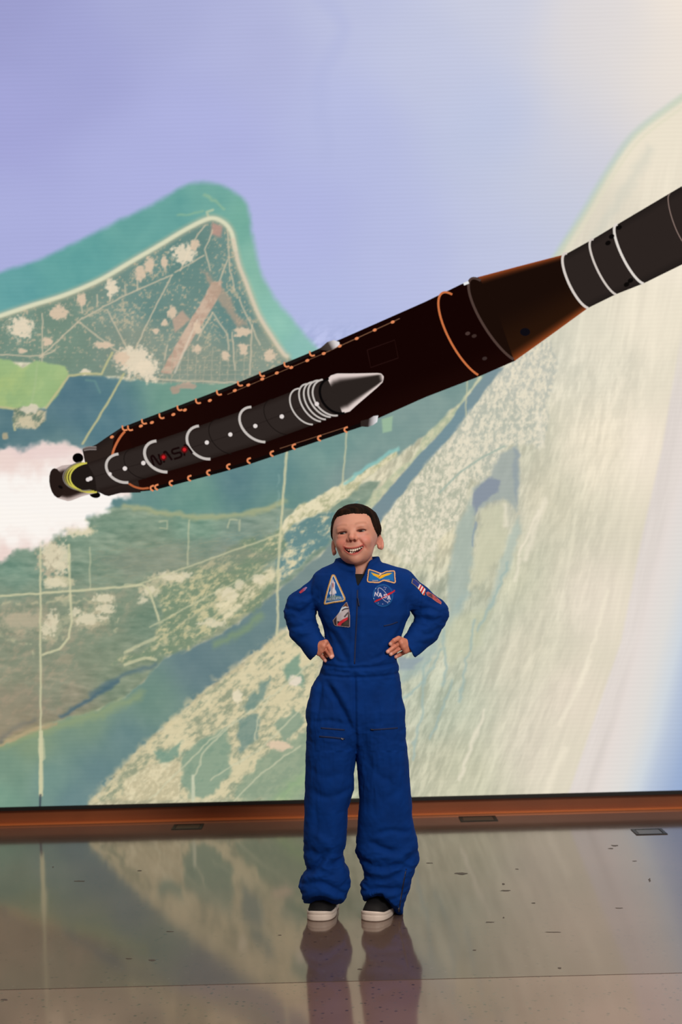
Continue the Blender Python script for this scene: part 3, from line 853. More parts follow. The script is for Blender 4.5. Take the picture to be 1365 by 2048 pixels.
ribbon('joint_ring', np.array([(182, 955), (300, 922), (450, 874), (600, 815), (655, 800)]), 1.2, (34, 26, 24), rk, .0023)
for d_, c in ((0, (206, 196, 84)), (-5.5, (196, 186, 78)), (-10, (150, 140, 84)), (-13.5, (120, 112, 106))):
    ribbon('yellow_ring', arc((174 + d_, 926 + d_ * .1), (141 + d_, 962 + d_ * .1), (194 + d_, 984 + d_ * .3)), 3.2 if d_ > -8 else 2.4, c, rk, .0025)
for a, b, r in ((250, 937, 4.4), (287, 926, 4.4), (220, 948, 3.6), (176, 959, 4.2), (181, 957, 4.2), (414, 885, 4.2), (461, 869, 4.2), (511, 852, 4.2), (564, 833, 4.4), (634, 808, 4.4)):
    disc('white_dot', (a, b), r, (226, 216, 212), rk, .0026)  # plain white dots drawn on the pictured booster


def nozz(S, T):
    c0 = np.array([190, 172, 166.]); c1 = np.array([40, 28, 24.]); c2 = np.array([88, 40, 34.])
    k = sstep(.06, .2, T) * (1 - sstep(.84, .97, T))
    c = c0 + (c1 - c0) * k[..., None]
    r = sstep(.65, .95, S) * k
    return c + (c2 - c) * r[..., None]


section('booster_nozzle', [(106, 940), (124, 931), (150, 928), (176, 926)], [(114, 996), (138, 1003), (166, 992), (192, 986)], nozz, rk, .0019, 31, 12)
disc('nozzle_mouth', (113, 966), 14, (38, 27, 23), rk, .00195, 30, -.16)
disc('panel_mark', (121, 974), 5, (14, 10, 9), rk, .0022, 3, .5)
# red and black letters on the booster, read along its axis
ax = np.array([.949, -.316]); up = np.array([-.316, -.949])
L0 = np.array([309., 934.])


def lp(x, y): return L0 + ax * x + up * y


LET = [([(0, 0), (0, 17), (2, 20), (5, 19), (11, 1), (14, 0), (16, 3), (16, 20)], 0), ([(21, 0), (27, 18), (29.5, 20), (32, 18), (38, 0)], 18),
       ([(60, 19), (47, 19.5), (43.5, 17), (43.5, 13), (47, 10.5), (55, 10), (59, 7.5), (59, 3), (55, .5), (42, .5)], 0), ([(64, 0), (70, 18), (72.5, 20), (75, 18), (81, 0)], 18)]
for pts, red in LET:
    p = spline([lp(x, y + 2) for x, y in pts], 6)
    ribbon('letter', p, 4.2, (22, 8, 8), rk, .0027)
for x, y in ((23.5, 13), (68, 14)):  # red spots on the letter strokes, each with a dark red disc around it
    disc('red_spot', lp(x, y), 3.6, (196, 32, 38), rk, .0028)
    disc('red_surround', lp(x, y), 7.0, (84, 18, 18), rk, .00275)

# ================================================================== FLOOR AND TRIM
def floor_mat(name, rgb, rgb2):
    mt = bpy.data.materials.new(name)
    mt.use_nodes = True
    nt = mt.node_tree; N = nt.nodes; Lk = nt.links
    b = N['Principled BSDF']
    tc = N.new('ShaderNodeTexCoord')
    n1 = N.new('ShaderNodeTexNoise'); n1.inputs['Scale'].default_value = 2.3; n1.inputs['Detail'].default_value = 6
    n2 = N.new('ShaderNodeTexNoise'); n2.inputs['Scale'].default_value = 70; n2.inputs['Detail'].default_value = 4
    vo = N.new('ShaderNodeTexVoronoi'); vo.inputs['Scale'].default_value = 62
    for n in (n1, n2, vo): Lk.new(tc.outputs['Object'], n.inputs['Vector'])
    r1 = N.new('ShaderNodeValToRGB')
    r1.color_ramp.elements[0].position = .35; r1.color_ramp.elements[1].position = .68
    r1.color_ramp.elements[0].color = lin4(rgb); r1.color_ramp.elements[1].color = lin4(rgb2)
    Lk.new(n1.outputs['Fac'], r1.inputs[0])
    # stone chips in the polished concrete
    r2 = N.new('ShaderNodeValToRGB')
    r2.color_ramp.elements[0].position = .14; r2.color_ramp.elements[1].position = .30
    r2.color_ramp.elements[0].color = (1, 1, 1, 1); r2.color_ramp.elements[1].color = (0, 0, 0, 1)
    Lk.new(vo.outputs['Distance'], r2.inputs[0])
    pick = N.new('ShaderNodeMath'); pick.operation = 'GREATER_THAN'; pick.inputs[1].default_value = .40
    sep = N.new('ShaderNodeSeparateColor'); Lk.new(vo.outputs['Color'], sep.inputs[0]); Lk.new(sep.outputs[0], pick.inputs[0])
    mul = N.new('ShaderNodeMath'); mul.operation = 'MULTIPLY'; Lk.new(r2.outputs[0], mul.inputs[0]); Lk.new(pick.outputs[0], mul.inputs[1])
    mx = N.new('ShaderNodeMix'); mx.data_type = 'RGBA'
    Lk.new(mul.outputs[0], mx.inputs['Factor']); Lk.new(r1.outputs[0], mx.inputs['A'])
    chip = N.new('ShaderNodeValToRGB')
    chip.color_ramp.elements[0].color = lin4((52, 44, 44)); chip.color_ramp.elements[1].color = lin4((112, 98, 90)); chip.color_ramp.elements[1].position = .9
    Lk.new(sep.outputs[1], chip.inputs[0]); Lk.new(chip.outputs[0], mx.inputs['B'])
    mm = N.new('ShaderNodeMix'); mm.data_type = 'RGBA'; mm.blend_type = 'MULTIPLY'; mm.inputs['Factor'].default_value = .35
    Lk.new(mx.outputs['Result'], mm.inputs['A']); Lk.new(n2.outputs['Color'], mm.inputs['B'])
    mm.inputs['Factor'].default_value = .0
    Lk.new(mm.outputs['Result'], b.inputs['Base Color'])
    rr = N.new('ShaderNodeMapRange'); rr.inputs['To Min'].default_value = .06; rr.inputs['To Max'].default_value = .12
    Lk.new(n1.outputs['Fac'], rr.inputs['Value']); Lk.new(rr.outputs[0], b.inputs['Roughness'])
    b.inputs['IOR'].default_value = 1.95
    b.inputs['Specular Tint'].default_value = (1.0, .88, .76, 1)
    bp = N.new('ShaderNodeBump'); bp.inputs['Strength'].default_value = .05; bp.inputs['Distance'].default_value = .002
    n3 = N.new('ShaderNodeTexNoise'); n3.inputs['Scale'].default_value = 9; n3.inputs['Detail'].default_value = 3
    Lk.new(tc.outputs['Object'], n3.inputs['Vector']); Lk.new(n3.outputs['Fac'], bp.inputs['Height']); Lk.new(bp.outputs[0], b.inputs['Normal'])
    return mt


M_FLOOR = floor_mat('polished_concrete', (94, 77, 69), (107, 88, 78))
M_FLOOR2 = floor_mat('polished_concrete_front', (116, 91, 82), (130, 104, 94))
fl = obj('floor', box_mesh('floor', -4, 4, -6.5, WALL_Y + .1, -.2, -.002), pmat('joint_filler', (104, 88, 79), .5))
tag(fl, 'polished concrete hall floor', kind='structure')
seamY = float(at_z(np.array(682.), np.array(1963.))[1])
s1 = obj('slab', box_mesh('slab', -4, 4, seamY + .0012, WALL_Y + .09, -.06, 0, .0012), M_FLOOR, fl)
s2 = obj('slab', box_mesh('slab', -4, 4, -6.4, seamY - .0012, -.06, 0, .0012), M_FLOOR2, fl)
s2['label'] = 'paler front slab'

M_KICK = pmat('copper_wood', (158, 88, 48), .42, .0, .5, noise=(3, (134, 72, 38), .3, .7))
M_LIP = pmat('copper_lip', (206, 118, 66), .35, .3)
bb = obj('baseboard_back', box_mesh('baseboard_back', -2.95, 2.95, WALL_Y + .02, WALL_Y + .10, 0.004, KICK_Z - .014), M_KICK)
tag(bb, 'copper brown kick board under the video screen', kind='structure')
lip = obj('lip', box_mesh('lip', -2.95, 2.95, WALL_Y - .012, WALL_Y + .03, 0.0, .008, .002), M_LIP, bb)


def floor_box(u, v, wpx, label):
    p = at_z(np.array(float(u)), np.array(float(v)))
    s = FPX / (p[1] - CAM[1])
    w_ = wpx / s
    dp = .10
    root = bpy.data.objects.new('floor_outlet_box', None); sc.collection.objects.link(root)
    root.location = (float(p[0]), float(p[1]), 0)
    tag(root, label, 'floor outlet', 'floor outlets in front of the screen')
    a, b = w_ / 2, dp / 2
    for (x0, x1, y0, y1) in ((-a, a, -b, -b + .012), (-a, a, b - .012, b), (-a, -a + .012, -b + .0125, b - .0125), (a - .012, a, -b + .0125, b - .0125)):
        obj('frame_bar', box_mesh('frame_bar', x0, x1, y0, y1, 0.0, .0025, .0006), M_BOX, root)
    obj('lid', box_mesh('lid', -a + .014, a - .014, -b + .014, b - .014, 0.0, .0015, .0005), M_LID, root)
    return root


M_BOX = pmat('outlet_frame', (34, 30, 26), .5, .4)
M_LID = pmat('outlet_lid', (74, 66, 56), .35, .3)
floor_box(376, 1654, 60, 'dark metal floor outlet left of the child near the kick board')
floor_box(957, 1638, 74, 'framed floor outlet right of the child close to the kick board')
floor_box(1299, 1664, 62, 'floor outlet at the far right, nearest to the camera')

# scuffs worn into the slab: low dark flecks
M_SCUFF = pmat('scuff', (78, 66, 58), .6)
rng = np.random.RandomState(4)
SC = [(1010, 1781, 22, 2.6), (1008, 1768, 6, 5), (922, 1747, 30, 5), (305, 1920, 16, 4), (258, 1917, 14, 2), (1105, 1864, 36, 1.6), (980, 1844, 20, 2), (1008, 1835, 4, 3), (1068, 1806, 10, 2), (1240, 1816, 20, 1.6),
      (1230, 1691, 16, 3), (1222, 1697, 12, 2), (280, 1741, 12, 2), (160, 1762, 24, 2), (8, 1999, 16, 4), (1120, 1936, 8, 3), (720, 1938, 10, 3), (1300, 1760, 6, 8), (1270, 1722, 10, 2), (106, 1734, 3, 3), (950, 1900, 8, 2),
      (340, 1863, 18, 1.5), (560, 1870, 10, 1.5), (860, 1726, 14, 2), (1035, 1738, 8, 2)]
for k, (u, v, a, b) in enumerate(SC):
    n = 14
    th = np.linspace(0, 2 * math.pi, n, endpoint=False)
    rr = .55 + .6 * rng.rand(n)
    P = at_z(u + np.cos(th) * a / 2 * rr, v + np.sin(th) * b / 2 * rr, .0004)
    c = P.mean(0)
    V = np.vstack([P, c + [0, 0, .0002]])
    Fc = np.array([(i, (i + 1) % n, n) for i in range(n)])[:, ::-1]
    obj('scuff', mesh_np('scuff', V, Fc), M_SCUFF, s1 if v < 1963 else s2)

# ================================================================== THE CHILD
# modelled as distance fields in photograph pixels at the child's distance (1 px = 1.41 mm):
# U right, D depth (negative = towards the camera), V down
BY = 0.06
PX = (BY - CAM[1]) / FPX            # metres per pixel at the child's plane
ORG = at_y(np.array(700.), np.array(1838.), BY)
RX = np.array([math.cos(ROLL), 0, -math.sin(ROLL)])
RZ = np.array([math.sin(ROLL), 0, math.cos(ROLL)])
ROOT = np.array([ORG[0], BY, 0.0])


def to_world(p):                    # (n,3) of (u, depth, v) -> metres
    p = np.asarray(p, float)
    return ORG + (p[:, 0:1] - 700) * PX * RX + p[:, 1:2] * PX * np.array([0, 1, 0]) + (1838 - p[:, 2:3]) * PX * RZ


class Vol:
    def __init__(s, lo, hi, h):
        s.lo = np.array(lo, float); s.h = h
        n = np.ceil((np.array(hi) - s.lo) / h).astype(int) + 1
        s.ax = [(s.lo[k] + np.arange(n[k]) * h).astype(np.float32) for k in range(3)]
        s.F = np.full(n, 50.0, np.float32)

    def box(s, lo, hi):
        sl = []
        for k in range(3):
            a = int(np.searchsorted(s.ax[k], lo[k])); b = int(np.searchsorted(s.ax[k], hi[k]))
            sl.append(slice(max(0, a), max(a + 1, b)))
        sl = tuple(sl)
        X = s.ax[0][sl[0]][:, None, None]; Y = s.ax[1][sl[1]][None, :, None]; Z = s.ax[2][sl[2]][None, None, :]
        return sl, X, Y, Z

    def add(s, lo, hi, fn, k=0.0, pad=14):
        lo = np.array(lo, float) - pad; hi = np.array(hi, float) + pad
        sl, X, Y, Z = s.box(lo, hi)
        d = fn(X, Y, Z)
        s.F[sl] = smin(s.F[sl], d, k)

    def cut(s, lo, hi, fn, k=0.0):
        sl, X, Y, Z = s.box(lo, hi)
        d = fn(X, Y, Z)
        s.F[sl] = -smin(-s.F[sl], d, k)


def smin(a, b, k):
    if k <= 0: return np.minimum(a, b)
    h = np.clip(k - np.abs(a - b), 0, None) / k
    return np.minimum(a, b) - h * h * k * .25


def ell(c, r):
    c = np.asarray(c, float); r = np.asarray(r, float)

    def f(X, Y, Z):
        a, b, e = (X - c[0]), (Y - c[1]), (Z - c[2])
        k0 = np.sqrt((a / r[0]) ** 2 + (b / r[1]) ** 2 + (e / r[2]) ** 2)
        k1 = np.sqrt((a / r[0] ** 2) ** 2 + (b / r[1] ** 2) ** 2 + (e / r[2] ** 2) ** 2) + 1e-6
        return k0 * (k0 - 1) / k1
    return f


def cone(a, b, ra, rb):
    a = np.asarray(a, float); b = np.asarray(b, float); e = b - a; L = e @ e

    def f(X, Y, Z):
        t = np.clip(((X - a[0]) * e[0] + (Y - a[1]) * e[1] + (Z - a[2]) * e[2]) / L, 0, 1)
        return np.sqrt((X - a[0] - t * e[0]) ** 2 + (Y - a[1] - t * e[1]) ** 2 + (Z - a[2] - t * e[2]) ** 2) - (ra + (rb - ra) * t)
    return f


def surface_nets(vol):
    F = vol.F; h = vol.h; lo = vol.lo
    S = F < 0
    n = np.array(F.shape)
    c = np.zeros(n - 1, np.int8)
    for dx in (0, 1):
        for dy in (0, 1):
            for dz in (0, 1):
                c += S[dx:n[0] - 1 + dx, dy:n[1] - 1 + dy, dz:n[2] - 1 + dz]
    act = np.argwhere((c > 0) & (c < 8))
    idm = np.full(n - 1, -1, np.int32)
    idm[act[:, 0], act[:, 1], act[:, 2]] = np.arange(len(act))
    pos = np.zeros((len(act), 3)); cnt = np.zeros(len(act))
    corners = [(a, b, e) for a in (0, 1) for b in (0, 1) for e in (0, 1)]
    val = {q: F[act[:, 0] + q[0], act[:, 1] + q[1], act[:, 2] + q[2]] for q in corners}
    for q in corners:
        for k in range(3):
            if q[k] == 0:
                r = list(q); r[k] = 1; r = tuple(r)
                a, b = val[q], val[r]
                m_ = (a < 0) != (b < 0)
                t = a[m_] / (a[m_] - b[m_])
                p = np.array(q, float)[None].repeat(m_.sum(), 0)
                p[:, k] += t
                pos[m_] += p; cnt[m_] += 1
    V = lo + (act + pos / cnt[:, None]) * h
    quads = []
    for k in range(3):
        i, j = [(1, 2), (2, 0), (0, 1)][k]
        a = np.take(S, range(n[k] - 1), k); b = np.take(S, range(1, n[k]), k)
        e = np.argwhere(a != b)
        e = e[(e[:, i] > 0) & (e[:, j] > 0) & (e[:, i] < n[i] - 1) & (e[:, j] < n[j] - 1)]
        ins = S[e[:, 0], e[:, 1], e[:, 2]]
        q = []
        for (di, dj) in ((-1, -1), (0, -1), (0, 0), (-1, 0)):
            f = e.copy(); f[:, i] += di; f[:, j] += dj
            q.append(idm[f[:, 0], f[:, 1], f[:, 2]])
        q = np.stack(q, -1)
        q[~ins] = q[~ins][:, ::-1]
        quads.append(q)
    Q = np.vstack(quads)
    # axes are (u, depth, v-down): mirrored handedness, so flip to keep normals outward
    return V, Q[:, ::-1]


def v_normals(V, Q):
    n = np.cross(V[Q[:, 2]] - V[Q[:, 0]], V[Q[:, 3]] - V[Q[:, 1]])
    N = np.zeros_like(V)
    for k in range(4):
        np.add.at(N, Q[:, k], n)
    return -N / (np.linalg.norm(N, axis=1)[:, None] + 1e-9)     # outward in the mirrored (u, depth, v) frame


def relax(V, Q, it=1, lam=.5):
    for _ in range(it):
        A = np.zeros_like(V); c = np.zeros(len(V))
        for k in range(4):
            a, b = Q[:, k], Q[:, (k + 1) % 4]
            np.add.at(A, a, V[b]); np.add.at(c, a, 1)
            np.add.at(A, b, V[a]); np.add.at(c, b, 1)
        V = V + lam * (A / np.maximum(c, 1)[:, None] - V)
    return V


def child_mesh(name, V, Q, mat, parent, col=None, smooth=True, floor=True):
    Wv = to_world(V)
    if floor: Wv[:, 2] = np.maximum(Wv[:, 2], .002)
    return obj(name, mesh_np(name, Wv - ROOT, Q, smooth, col), mat, parent), Wv


# ---------------------------------------------------------------- flight suit
TORSO = np.array([(1122, 715, 36, 6, 28), (1132, 716, 46, 6, 32), (1142, 717, 70, 6, 37), (1155, 720, 88, 5, 43), (1175, 724, 92, 3, 49), (1200, 727, 92, 0, 53), (1235, 729, 91, 0, 55), (1260, 728, 82, 0, 54),
                  (1290, 726, 74, 0, 53), (1315, 723, 71, 0, 53), (1330, 721, 74, 0, 54), (1350, 720.5, 78, 0, 56), (1380, 713, 89, 0, 57), (1410, 712, 94, 0, 58), (1440, 713, 95, 0, 56), (1465, 713, 78, 0, 50), (1490, 713, 44, 0, 40), (1506, 713, 14, 0, 22)])
LEGL = np.array([(1384, 645, 700), (1400, 628, 710), (1424, 617, 714), (1480, 615, 715), (1512, 613, 713), (1536, 613, 710), (1550, 613, 708), (1581, 612.5, 708.5), (1600, 611, 702), (1620, 610, 696), (1653, 609.5, 696), (1676, 608.5, 693),
                 (1696, 608, 689), (1712, 610, 685), (1731, 614, 690), (1740, 615, 695), (1750, 608, 698), (1760, 602.6, 699.5), (1772, 599.5, 699), (1782, 603, 697), (1791, 606.7, 694), (1800, 608, 687), (1818, 609, 677)])
LEGR = np.array([(1384, 728, 786), (1400, 718, 800), (1424, 714, 809), (1480, 712.5, 811), (1512, 713, 814.5), (1526, 714, 816), (1546, 717, 817.5), (1577, 718.5, 820), (1604, 720, 822), (1636, 716.5, 824), (1661, 715, 829), (1682, 714, 834),
                 (1707, 713, 836.5), (1721, 720, 836), (1737, 728, 829), (1744, 729.5, 826), (1762, 729, 821), (1770, 722, 819), (1783, 722, 815), (1801, 730, 808), (1811, 742, 806), (1832, 776, 803)])


def loft(tab, p=2.4):
    zz = tab[:, 0]

    def f(X, Y, Z):
        z = np.clip(Z, zz[0], zz[-1])
        cx = np.interp(z, zz, tab[:, 1]); a = np.interp(z, zz, tab[:, 2])
        cy = np.interp(z, zz, tab[:, 3]); b = np.interp(z, zz, tab[:, 4])
        r = (np.abs((X - cx) / a) ** p + np.abs((Y - cy) / b) ** p) ** (1 / p)
        d = (r - 1) * np.minimum(a, b)
        return np.maximum(d, np.maximum(zz[0] - Z, Z - zz[-1]))
    return f


def leg_tab(t):
    v = t[:, 0]; cx = (t[:, 1] + t[:, 2]) / 2; a = (t[:, 2] - t[:, 1]) / 2
    b = np.interp(v, [1384, 1424, 1520, 1640, 1720, 1770, 1830], [36, 54, 52, 48, 46, 52, 50])
    return np.stack([v, cx, a, 0 * v, b], -1)


def torso_front(u, v):              # depth of the suit front at (u, v)
    cx, a, cy, b = (np.interp(v, TORSO[:, 0], TORSO[:, k]) for k in (1, 2, 3, 4))
    t = min(abs((u - cx) / a), .985)
    return cy - b * (1 - t ** 2.4) ** (1 / 2.4)


suit = Vol((556, -80, 1108), (908, 80, 1840), 2.0)
suit.add((560, -60, 1120), (830, 60, 1510), loft(TORSO), pad=8)
LT, RT = leg_tab(LEGL), leg_tab(LEGR)
hemL = lambda X, Y, Z: Z - (1807 - 19 * sstep(0, -46, Y) - 9 * np.exp(-((X - 646) / 24) ** 2) * sstep(0, -30, Y) + 10 * sstep(0, 40, Y))
hemR = lambda X, Y, Z: Z - (1802 - 21 * sstep(0, -46, Y) - 7 * np.exp(-((X - 757) / 18) ** 2) + np.clip((X - 765) * .85, 0, 28) + 12 * sstep(0, 40, Y))
vl = loft(LT); vr = loft(RT)
legs = Vol((590, -70, 1412), (850, 70, 1836), 2.0)
suit.add((598, -58, 1384), (716, 58, 1822), lambda X, Y, Z: np.maximum(vl(X, Y, Z), hemL(X, Y, Z)), k=9, pad=6)
suit.add((712, -58, 1384), (838, 58, 1832), lambda X, Y, Z: np.maximum(vr(X, Y, Z), hemR(X, Y, Z)), k=4, pad=6)
# shoulders and sleeves
SH = [((676, 4, 1166), 27), ((652, 4, 1177), 26.5), ((602, 12, 1216), 26), ((600, 16, 1232), 28.5), ((607, 6, 1266), 26.5), ((636, -16, 1305), 24)]
SR = [((770, 4, 1162), 27), ((803, 4, 1174), 28), ((840, 8, 1206), 26), ((866, 14, 1234), 30), ((851, 4, 1268), 26), ((816, -18, 1302), 23)]
ARM = {}
for side, ch, (pu, pv, nu, nv) in (('l', SH, (638, 1309, .70, .71)), ('r', SR, (817, 1299, -.87, .49))):
    arm = Vol((560, -70, 1120), (906, 70, 1345), 2.0)
    for (a, ra), (b, rb) in zip(ch[:-1], ch[1:]):
        lo = np.minimum(a, b) - max(ra, rb); hi = np.maximum(a, b) + max(ra, rb)
        arm.add(lo, hi, cone(a, b, ra, rb), k=10, pad=10)
    ins = arm.F + 4.5
    X, Y, Z = arm.ax[0][:, None, None], arm.ax[1][None, :, None], arm.ax[2][None, None, :]
    pl = (X - pu) * nu + (Z - pv) * nv
    far = (Z > 1262)
    arm.F = np.where(far, np.maximum(arm.F, pl), arm.F)
    arm.F = np.where(far, np.maximum(arm.F, -np.maximum(ins, -pl - 9)), arm.F)       # hollow cuff
    sl, _, _, _ = suit.box((560 - .1, -70 - .1, 1120 - .1), (906 + .1, 70 + .1, 1345 + .1))
    sub = suit.F[sl]
    m_ = [min(p, q) for p, q in zip(sub.shape, arm.F.shape)]
    kk = np.where(suit.ax[2][sl[2]][None, None, :m_[2]] < 1225, 13., 2.)
    a_, b_ = sub[:m_[0], :m_[1], :m_[2]], arm.F[:m_[0], :m_[1], :m_[2]]
    hh = np.clip(kk - np.abs(a_ - b_), 0, None) / kk
    suit.F[sl][:m_[0], :m_[1], :m_[2]] = np.minimum(a_, b_) - hh * hh * kk * .25
# collar band round the neck, open in front
COL = np.array([(1112, 716, 42, 8, 38), (1122, 716, 44, 7, 38), (1134, 716, 48, 6, 40), (1148, 716, 54, 5, 42)])
COI = np.array([(1108, 717, 36, 8, 32), (1130, 717, 35, 7, 32), (1150, 718, 31, 6, 30)])
cl, ci = loft(COL, 2.2), loft(COI, 2.2)
top = lambda X, Y, Z: (1121 - .05 * (X - 716) + 13 * sstep(5, -36, Y)) - Z
suit.add((660, -50, 1110), (772, 52, 1150), lambda X, Y, Z: np.maximum(np.maximum(cl(X, Y, Z), top(X, Y, Z)), -ci(X, Y, Z)), k=3, pad=4)
suit.cut((676, -40, 1100), (756, 44, 1142), ci, 1.5)
vpoly = [(705, 1112), (742, 1112), (736, 1136), (728, 1156), (715.5, 1178), (710.5, 1156), (712, 1144), (709, 1136)]
suit.cut((690, -80, 1112), (760, -8, 1184), lambda X, Y, Z: np.maximum(poly_sd(np.broadcast_to(X, (X.shape[0], 1, Z.shape[2])).astype(float), np.broadcast_to(Z, (X.shape[0], 1, Z.shape[2])).astype(float), vpoly).astype(np.float32), Y + 12), 1.0)

V, Q = surface_nets(suit)
V = relax(V, Q, 2, .5)
N = v_normals(V, Q)
# cloth folds: (path, height px, width px)
FOLDS = [([(655, 1368), (675, 1402), (694, 1436), (708, 1468)], -3.4, 6), ([(664, 1362), (688, 1398), (702, 1432)], 2.0, 7), ([(645, 1360), (640, 1400), (634, 1440)], -2.0, 5), ([(632, 1375), (627, 1420), (626, 1470)], 1.6, 6),
         ([(709, 1352), (710, 1420), (713, 1512)], -2.2, 3.2), ([(716, 1352), (717, 1420), (720, 1490)], 1.2, 4), ([(715, 1180), (712, 1250), (709, 1330)], -1.2, 2.2), ([(706, 1180), (704, 1250), (702, 1330)], .9, 4), ([(723, 1180), (722, 1250), (718, 1330)], .9, 4),
         ([(645, 1333), (700, 1338), (760, 1334), (796, 1330)], -1.8, 3), ([(642, 1353), (700, 1356), (760, 1354), (799, 1350)], -1.8, 3), ([(660, 1342), (690, 1346), (705, 1344)], -1.8, 4), ([(690, 1345), (740, 1345), (790, 1340)], 1.2, 6),
         ([(638, 1237), (650, 1265), (664, 1296)], -2.2, 6), ([(655, 1258), (676, 1290), (694, 1326)], -1.8, 6), ([(668, 1252), (690, 1285), (704, 1320)], 1.2, 6), ([(812, 1240), (800, 1268), (788, 1292)], -2.0, 6), ([(785, 1290), (760, 1315), (730, 1328)], -1.5, 5),
         ([(740, 1330), (765, 1322), (785, 1312)], 1.5, 5), ([(668, 1318), (680, 1326), (700, 1328)], -1.6, 4),
         ([(590, 1240), (612, 1224), (640, 1200)], -2.8, 6), ([(576, 1222), (600, 1230), (622, 1228)], -2.4, 5), ([(585, 1200), (612, 1198), (632, 1186)], -2.2, 6), ([(580, 1262), (604, 1258), (626, 1248)], -2.0, 5), ([(590, 1286), (612, 1278), (634, 1272)], -1.8, 5), ([(600, 1210), (620, 1206)], 2.0, 6),
         ([(626, 1156), (620, 1190), (632, 1228)], -1.6, 4), ([(822, 1152), (840, 1188), (836, 1230)], -2.0, 4), ([(836, 1228), (856, 1222), (880, 1228)], -2.4, 5), ([(838, 1242), (862, 1246), (888, 1240)], -2.4, 5), ([(846, 1200), (864, 1212), (884, 1216)], -1.8, 5),
         ([(836, 1268), (852, 1274), (874, 1268)], -1.8, 5), ([(830, 1286), (846, 1292), (858, 1288)], -1.6, 5), ([(846, 1232), (870, 1236)], 2.0, 5),
         ([(626, 1446), (660, 1440), (692, 1448)], -1.4, 5), ([(625, 1580), (660, 1590), (708, 1574)], -2.4, 7), ([(612, 1530), (650, 1548), (700, 1540)], -1.0, 8), ([(630, 1600), (634, 1650), (622, 1690)], -1.5, 7), ([(660, 1596), (664, 1650), (672, 1690)], 1.8, 12),
         ([(612, 1690), (634, 1700), (654, 1697)], -4.0, 9), ([(654, 1700), (636, 1722), (616, 1742)], -4.5, 6), ([(660, 1706), (645, 1735), (620, 1756)], 3.2, 8), ([(604, 1764), (640, 1754), (676, 1770), (692, 1786)], -2.8, 5), ([(612, 1782), (650, 1772), (684, 1796)], 2.2, 6),
         ([(684, 1716), (672, 1722), (660, 1720)], -2.6, 6), ([(625, 1662), (650, 1676), (668, 1702)], 2.0, 8),
         ([(745, 1664), (780, 1655), (822, 1662)], -2.2, 6), ([(738, 1676), (760, 1688), (792, 1698)], -3.0, 6), ([(730, 1684), (750, 1680)], -2.4, 7), ([(716, 1712), (756, 1726), (800, 1722), (830, 1704)], -2.4, 6), ([(750, 1706), (790, 1708), (826, 1690)], 2.4, 8),
         ([(732, 1752), (770, 1750), (800, 1736), (818, 1718)], -2.8, 6), ([(735, 1738), (770, 1738), (804, 1722)], 2.0, 6), ([(724, 1776), (756, 1766), (796, 1770)], -3.0, 5), ([(726, 1784), (760, 1778), (800, 1784)], 1.8, 6), ([(770, 1600), (790, 1580), (812, 1560)], -1.6, 8), ([(735, 1520), (760, 1550), (790, 1560)], -1.4, 8),
         ([(725, 1470), (735, 1520), (728, 1570)], -1.2, 7), ([(672, 1128), (690, 1132), (712, 1144)], -1.2, 4), ([(676, 1144), (696, 1150), (711, 1156)], -1.6, 4), ([(758, 1130), (744, 1142), (728, 1160)], -1.4, 3.5), ([(640, 1150), (660, 1148), (676, 1142)], -1.2, 6)]
disp = np.zeros(len(V))
front = np.clip(-N[:, 1] * 1.6 + .3, 0, 1)
for pts, a, w_ in FOLDS:
    p = spline(pts, 5)
    lo = p.min(0) - 3 * w_; hi = p.max(0) + 3 * w_
    s = np.where((V[:, 0] > lo[0]) & (V[:, 0] < hi[0]) & (V[:, 2] > lo[1]) & (V[:, 2] < hi[1]))[0]
    if len(s) == 0: continue
    u, v = V[s, 0], V[s, 2]
    d = seg_dist(u, v, p)
    e0, e1 = p[0], p[-1]
    end = np.minimum(np.hypot(u - e0[0], v - e0[1]), np.hypot(u - e1[0], v - e1[1]))
    disp[s] += 1.7 * a * np.exp(-(d / w_) ** 2) * (.35 + .65 * sstep(0, 2.5 * w_, end)) * front[s]
ang = np.arctan2(V[:, 1], V[:, 0] - np.where(V[:, 2] > 1500, np.where(V[:, 0] < 712, 655, 770), 715)) * 40
disp += (fbm(V[:, 0] / 30 + ang / 60, V[:, 2] / 24 + V[:, 1] / 40, 3, 300) - .5) * 3.0 * np.clip((V[:, 2] - 1120) / 40, 0, 1)
disp += (fbm(V[:, 0] / 12 + ang / 30, V[:, 2] / 10, 2, 310) - .5) * 1.1
def ridged(x, y, seed): return 1 - np.abs(2 * fbm(x, y, 3, seed) - 1) * 2
zone = np.exp(-((V[:, 2] - 1240) / 45) ** 2) * ((V[:, 0] < 640) | (V[:, 0] > 815)) + .8 * np.exp(-((V[:, 2] - 1345) / 26) ** 2) + sstep(1640, 1730, V[:, 2]) + .5 * np.exp(-((V[:, 2] - 1470) / 50) ** 2)
disp += 2.6 * ridged(V[:, 0] / 46 + V[:, 2] / 30 + ang / 70, V[:, 2] / 22 - V[:, 0] / 60, 320) * np.clip(zone, 0, 1)
disp += 1.6 * ridged(V[:, 0] / 18 + ang / 50, V[:, 2] / 90, 330) * sstep(1360, 1420, V[:, 2]) * sstep(1640, 1560, V[:, 2])
disp *= np.where(V[:, 2] < 1150, .6, 1.0)
# sleeves keep their cuffs, hands stay clear of the cloth
disp *= 1 - .6 * np.exp(-(np.hypot(V[:, 0] - 655, V[:, 2] - 1305) / 18) ** 2) - .6 * np.exp(-(np.hypot(V[:, 0] - 788, V[:, 2] - 1300) / 18) ** 2)
V = V + N * disp[:, None]
SUITV, SUITQ = V, Q


